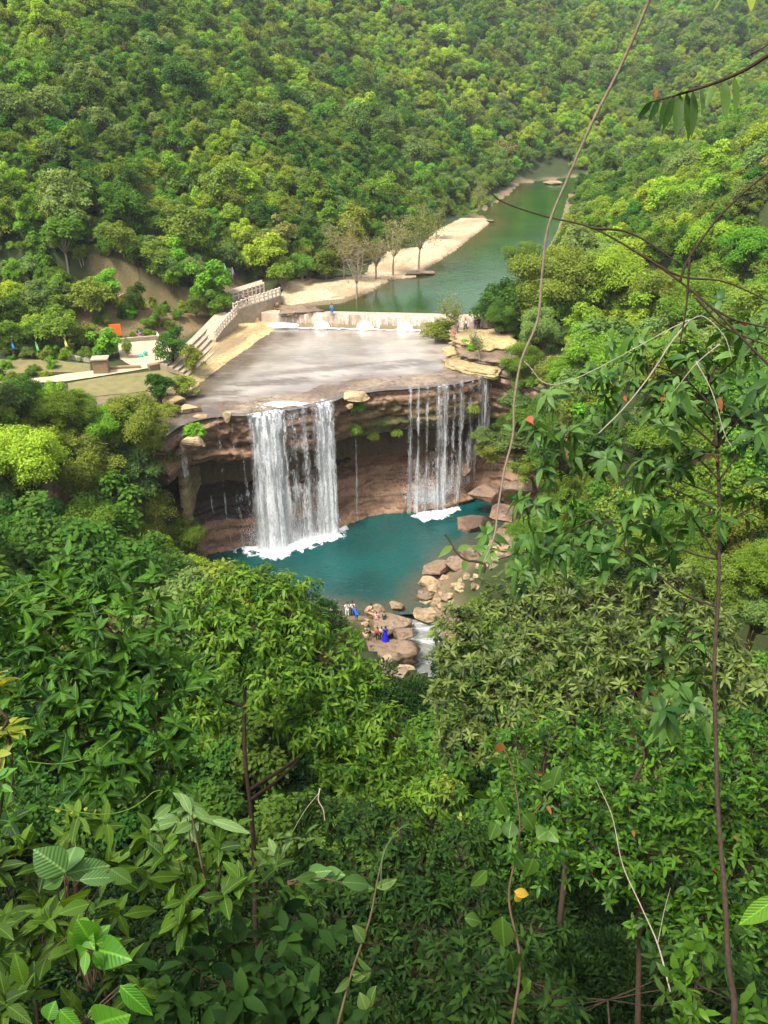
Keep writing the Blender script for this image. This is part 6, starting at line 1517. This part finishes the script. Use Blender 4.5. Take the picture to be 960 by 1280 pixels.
p.rosette(T_, Dd + np.array([0, 0, .4]), 8, .145, .048, 'thin', (50, 105), .08, .55, 2, .6, .3)
p.done()
# whippy twigs, bare
def twig(name, label, cat, px, D, r0, r1, m=None, group=None, extra=()):
    P = [at_d(*(q if len(q) == 3 else (*q, D))) for q in px]; p = Plant(name, label, cat, P[0], group, m or BARKP, 50)
    p.tube(P, r0, r1, 7, 10)
    for e in extra: p.tube([at_d(*(q if len(q) == 3 else (*q, D))) for q in e], r1 * 1.0, r1 * .5, 5, 8)
    return p
VINEM = simple('vine_bark', (.20, .15, .10), .85, .2, .4, 30)
p = twig('hanging_vine', 'long thin hanging vine stem crossing the view from the top to the pool shore', 'vine', [(822, -30), (806, 14), (775, 85), (742, 150), (712, 218), (686, 282), (678, 340), (672, 400), (652, 450), (643, 500), (641, 545), (630, 590), (622, 640), (618, 670), (604, 705)], 4.0, .0068, .005, VINEM)
p.leaf(np.array([at_d(640, 538, 4)]), np.array([[-.6, 0, .5]]), np.array([[0, -.6, .8]]), np.array([.06]), np.array([.03]), 'pale', 2, .2); p.done()
p = twig('dark_twig', 'short dark hooked twig with leaves at the lower end of the hanging vine', 'twig', [(604, 716), (606, 706), (596, 702), (582, 700), (570, 690), (562, 676), (556, 668)], 4.0, .008, .004, BARKD)
A = np.array([at_d(*q, 4) for q in [(566, 682), (572, 688), (582, 700)]]); B = np.array([at_d(*q, 3.95) for q in [(548, 694), (588, 680), (580, 712)]])
p.leaf(A, B - A, np.tile([0, -.6, .8], (3, 1)), np.linalg.norm(B - A, axis=1), .035, 'thin', 2, .2); p.done()
twig('bare_branch', 'dark bare branch sweeping from the river across the right slope', 'branch', [(608, 234), (628, 252), (680, 270), (740, 285), (800, 318), (850, 352), (890, 385), (930, 425), (975, 470)], 4.6, .0035, .0075, BARKD, None,
     [[(800, 318), (850, 345), (905, 352), (965, 378)], [(850, 352), (862, 322), (900, 270), (940, 232), (975, 205)], [(862, 322), (858, 380), (850, 430)], [(890, 385), (920, 400), (970, 412)], [(740, 285), (790, 292), (850, 330)], [(870, 372), (905, 408), (960, 432)]]).done()
twig('pale_twig', 'thin pale twigs arching before the slender tree', 'twig', [(862, 400), (838, 430), (812, 470), (780, 510), (748, 542)], 5.4, .006, .004, BARKP, None, [[(862, 400), (880, 396), (905, 420), (915, 450)], [(900, 430), (870, 455), (842, 490)], [(870, 452), (890, 490), (905, 540), (915, 560)], [(862, 400), (840, 410), (700, 480, 5.6), (655, 452, 5.7)]]).done()
twig('bare_twig', 'fine bare twig rising in the dark gap at the lower right', 'twig', [(838, 1240), (822, 1180), (800, 1130), (778, 1080), (765, 1020), (745, 975)], 9, .008, .004, BARKP, None, [[(822, 1180), (830, 1140), (838, 1110)]]).done()
tn = twig('tendril', 'pale curling tendrils over the top of the broad leaved tree', 'tendril', [(0, 758), (25, 735), (50, 728), (75, 740), (90, 758)], 9.5, .006, .004, HM['yell'], None, [[(36, 762), (55, 752), (85, 746), (110, 752)], [(45, 762), (80, 765), (115, 766), (140, 754), (165, 742), (185, 742), (192, 756)]]); tn.done()
twig('tendril', 'pale tendril below the broad leaved tree', 'tendril', [(35, 952), (70, 955), (100, 950), (122, 938), (140, 924)], 9, .006, .004, HM['yell']).done()
p = twig('tendril', 'curled tendril with tiny leaves above the crinkled large leaves', 'tendril', [(60, 1008), (90, 1014), (130, 1018), (160, 1012), (180, 1000), (192, 990), (203, 988), (200, 992)], 7, .0055, .003, HM['yell'])
A = np.array([at_d(x_, 1014, 7) for x_ in (76, 90, 106, 120)]); p.leaf(A, RNG.normal(size=(4, 3)), np.tile([0, -.6, .8], (4, 1)), .05, .03, 'yell', 1, .2); p.done()
twig('seed_stalk', 'bare arching stalk with a seed tip at the bottom centre', 'stalk', [(476, 1110), (478, 1075), (488, 1050), (500, 1036), (512, 1030)], 5.8, .006, .004, HM['pale'], None, [[(498, 1037), (506, 1034), (516, 1036)]]).done()
twig('dead_twig', 'broken pale twig hanging below the central fork', 'twig', [(400, 985), (398, 1000), (404, 1012), (406, 1026)], 9, .008, .004, BARKP, None, [[(398, 992), (380, 1015), (360, 1050)]]).done()
# hanging branch, top right
p = twig('leafy_branch', 'leafy branch reaching in from the top right edge with long drooping leaves', 'branch', [(985, 60), (962, 68), (930, 88), (895, 103), (862, 114), (835, 122), (812, 128)], 2.6, .0065, .002, BARKD, None, [[(985, 40), (950, 62), (925, 75)]])
Lf = [(815, 127, 798, 146), (824, 124, 812, 150), (833, 122, 826, 158), (842, 121, 830, 162), (850, 118, 846, 168), (858, 116, 864, 172), (866, 113, 868, 168), (876, 110, 880, 140), (893, 105, 882, 132), (905, 100, 909, 146), (918, 96, 922, 140), (930, 86, 936, 118), (812, 127, 806, 122), (846, 118, 880, 92)]
A = np.array([at_d(a, b, 2.6) for a, b, *_ in Lf]); B = np.array([at_d(c_, d_, 2.55) for _, _, c_, d_ in Lf]); Ln = np.linalg.norm(B - A, axis=1)
p.leaf(A, B - A, np.tile([.3, -.7, .5], (len(Lf), 1)) + RNG.normal(size=(len(Lf), 3)) * .35, Ln, Ln * .27, 'thin', 2, .15, np.linspace(0, .9, len(Lf)))
A = np.array([at_d(819, 124, 2.58)]); p.leaf(A, np.array([[0, 0, 1.]]), np.array([[.3, -1, 0]]), .03, .013, 'rust', 2, .2)
p.done()
big_leaves('overhanging_leaf', 'yellow green leaf tip poking in at the very top right', [(905, -12, 893, 12, .4), (936, -14, 940, 12, .4)], 2.5, 'yell', (920, -30, 2.5), 61, cat='leaf', droop=.1, stem=.003)
big_leaves('edge_leaf', 'big smooth bright leaf entering at the right edge low in the view', [(975, 1120, 924, 1156, .42)], 2.6, 'lime', (985, 1116, 2.6), 62, cat='leaf', droop=.15, stem=.003)

# ---------- undergrowth of the near slope ----------
NEARK = []
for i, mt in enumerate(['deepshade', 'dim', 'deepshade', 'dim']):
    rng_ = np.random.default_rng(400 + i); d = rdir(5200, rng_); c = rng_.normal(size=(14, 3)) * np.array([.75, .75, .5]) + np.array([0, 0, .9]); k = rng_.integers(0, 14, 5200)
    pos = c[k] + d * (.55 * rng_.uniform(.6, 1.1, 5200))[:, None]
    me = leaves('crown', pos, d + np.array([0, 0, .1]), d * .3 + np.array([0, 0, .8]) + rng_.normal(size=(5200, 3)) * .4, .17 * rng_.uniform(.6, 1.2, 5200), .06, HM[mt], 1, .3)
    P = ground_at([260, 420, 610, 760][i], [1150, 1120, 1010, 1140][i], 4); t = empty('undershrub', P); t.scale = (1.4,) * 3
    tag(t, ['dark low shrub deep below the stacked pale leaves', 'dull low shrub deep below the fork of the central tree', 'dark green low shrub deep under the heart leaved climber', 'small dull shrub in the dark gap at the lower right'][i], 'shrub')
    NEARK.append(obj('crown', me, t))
rn = np.random.default_rng(77); Qn = scatter(-40, 45, 1.5, 62, 1.7, rn); xn, yn = Qn.T; zn = height(xn, yn); pxn, pyn, dzn = project(np.column_stack([xn, yn, zn + .8]))
m_ = (dzn > 1.5) & (pxn > -450) & (pxn < 1410) & (pyn < 1700) & (dseg(xn, yn, STREAM)[0] > 3) & (sd(xn, yn, POOL) > 2) & disc_clear(pxn, pyn, 1400 / np.maximum(dzn, 1), CLEAR) & (np.hypot(xn, yn) > 4)
idx = np.nonzero(m_)[0]
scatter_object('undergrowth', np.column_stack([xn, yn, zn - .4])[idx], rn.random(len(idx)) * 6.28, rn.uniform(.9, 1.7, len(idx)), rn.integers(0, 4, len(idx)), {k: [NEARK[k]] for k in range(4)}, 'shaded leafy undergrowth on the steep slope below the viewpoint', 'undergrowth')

# ---------- haze ----------
m, nt, out = mat('haze_air')
pv = N(nt, 'ShaderNodeVolumePrincipled'); pv.inputs['Color'].default_value = (.86, .93, .95, 1); pv.inputs['Density'].default_value = HAZE; pv.inputs['Anisotropy'].default_value = .2
nt.links.new(pv.outputs[0], out.inputs['Volume'])
mb = MB(); zt = 175.0; mb.box((0, 335, (zt - 9) / 2 - 0), (860, 880, zt + 9)); 
if HAZE > 0: tag(obj('haze', mb.mesh('haze', m, False)), 'thin pale haze over the valley', 'haze', None, 'stuff')
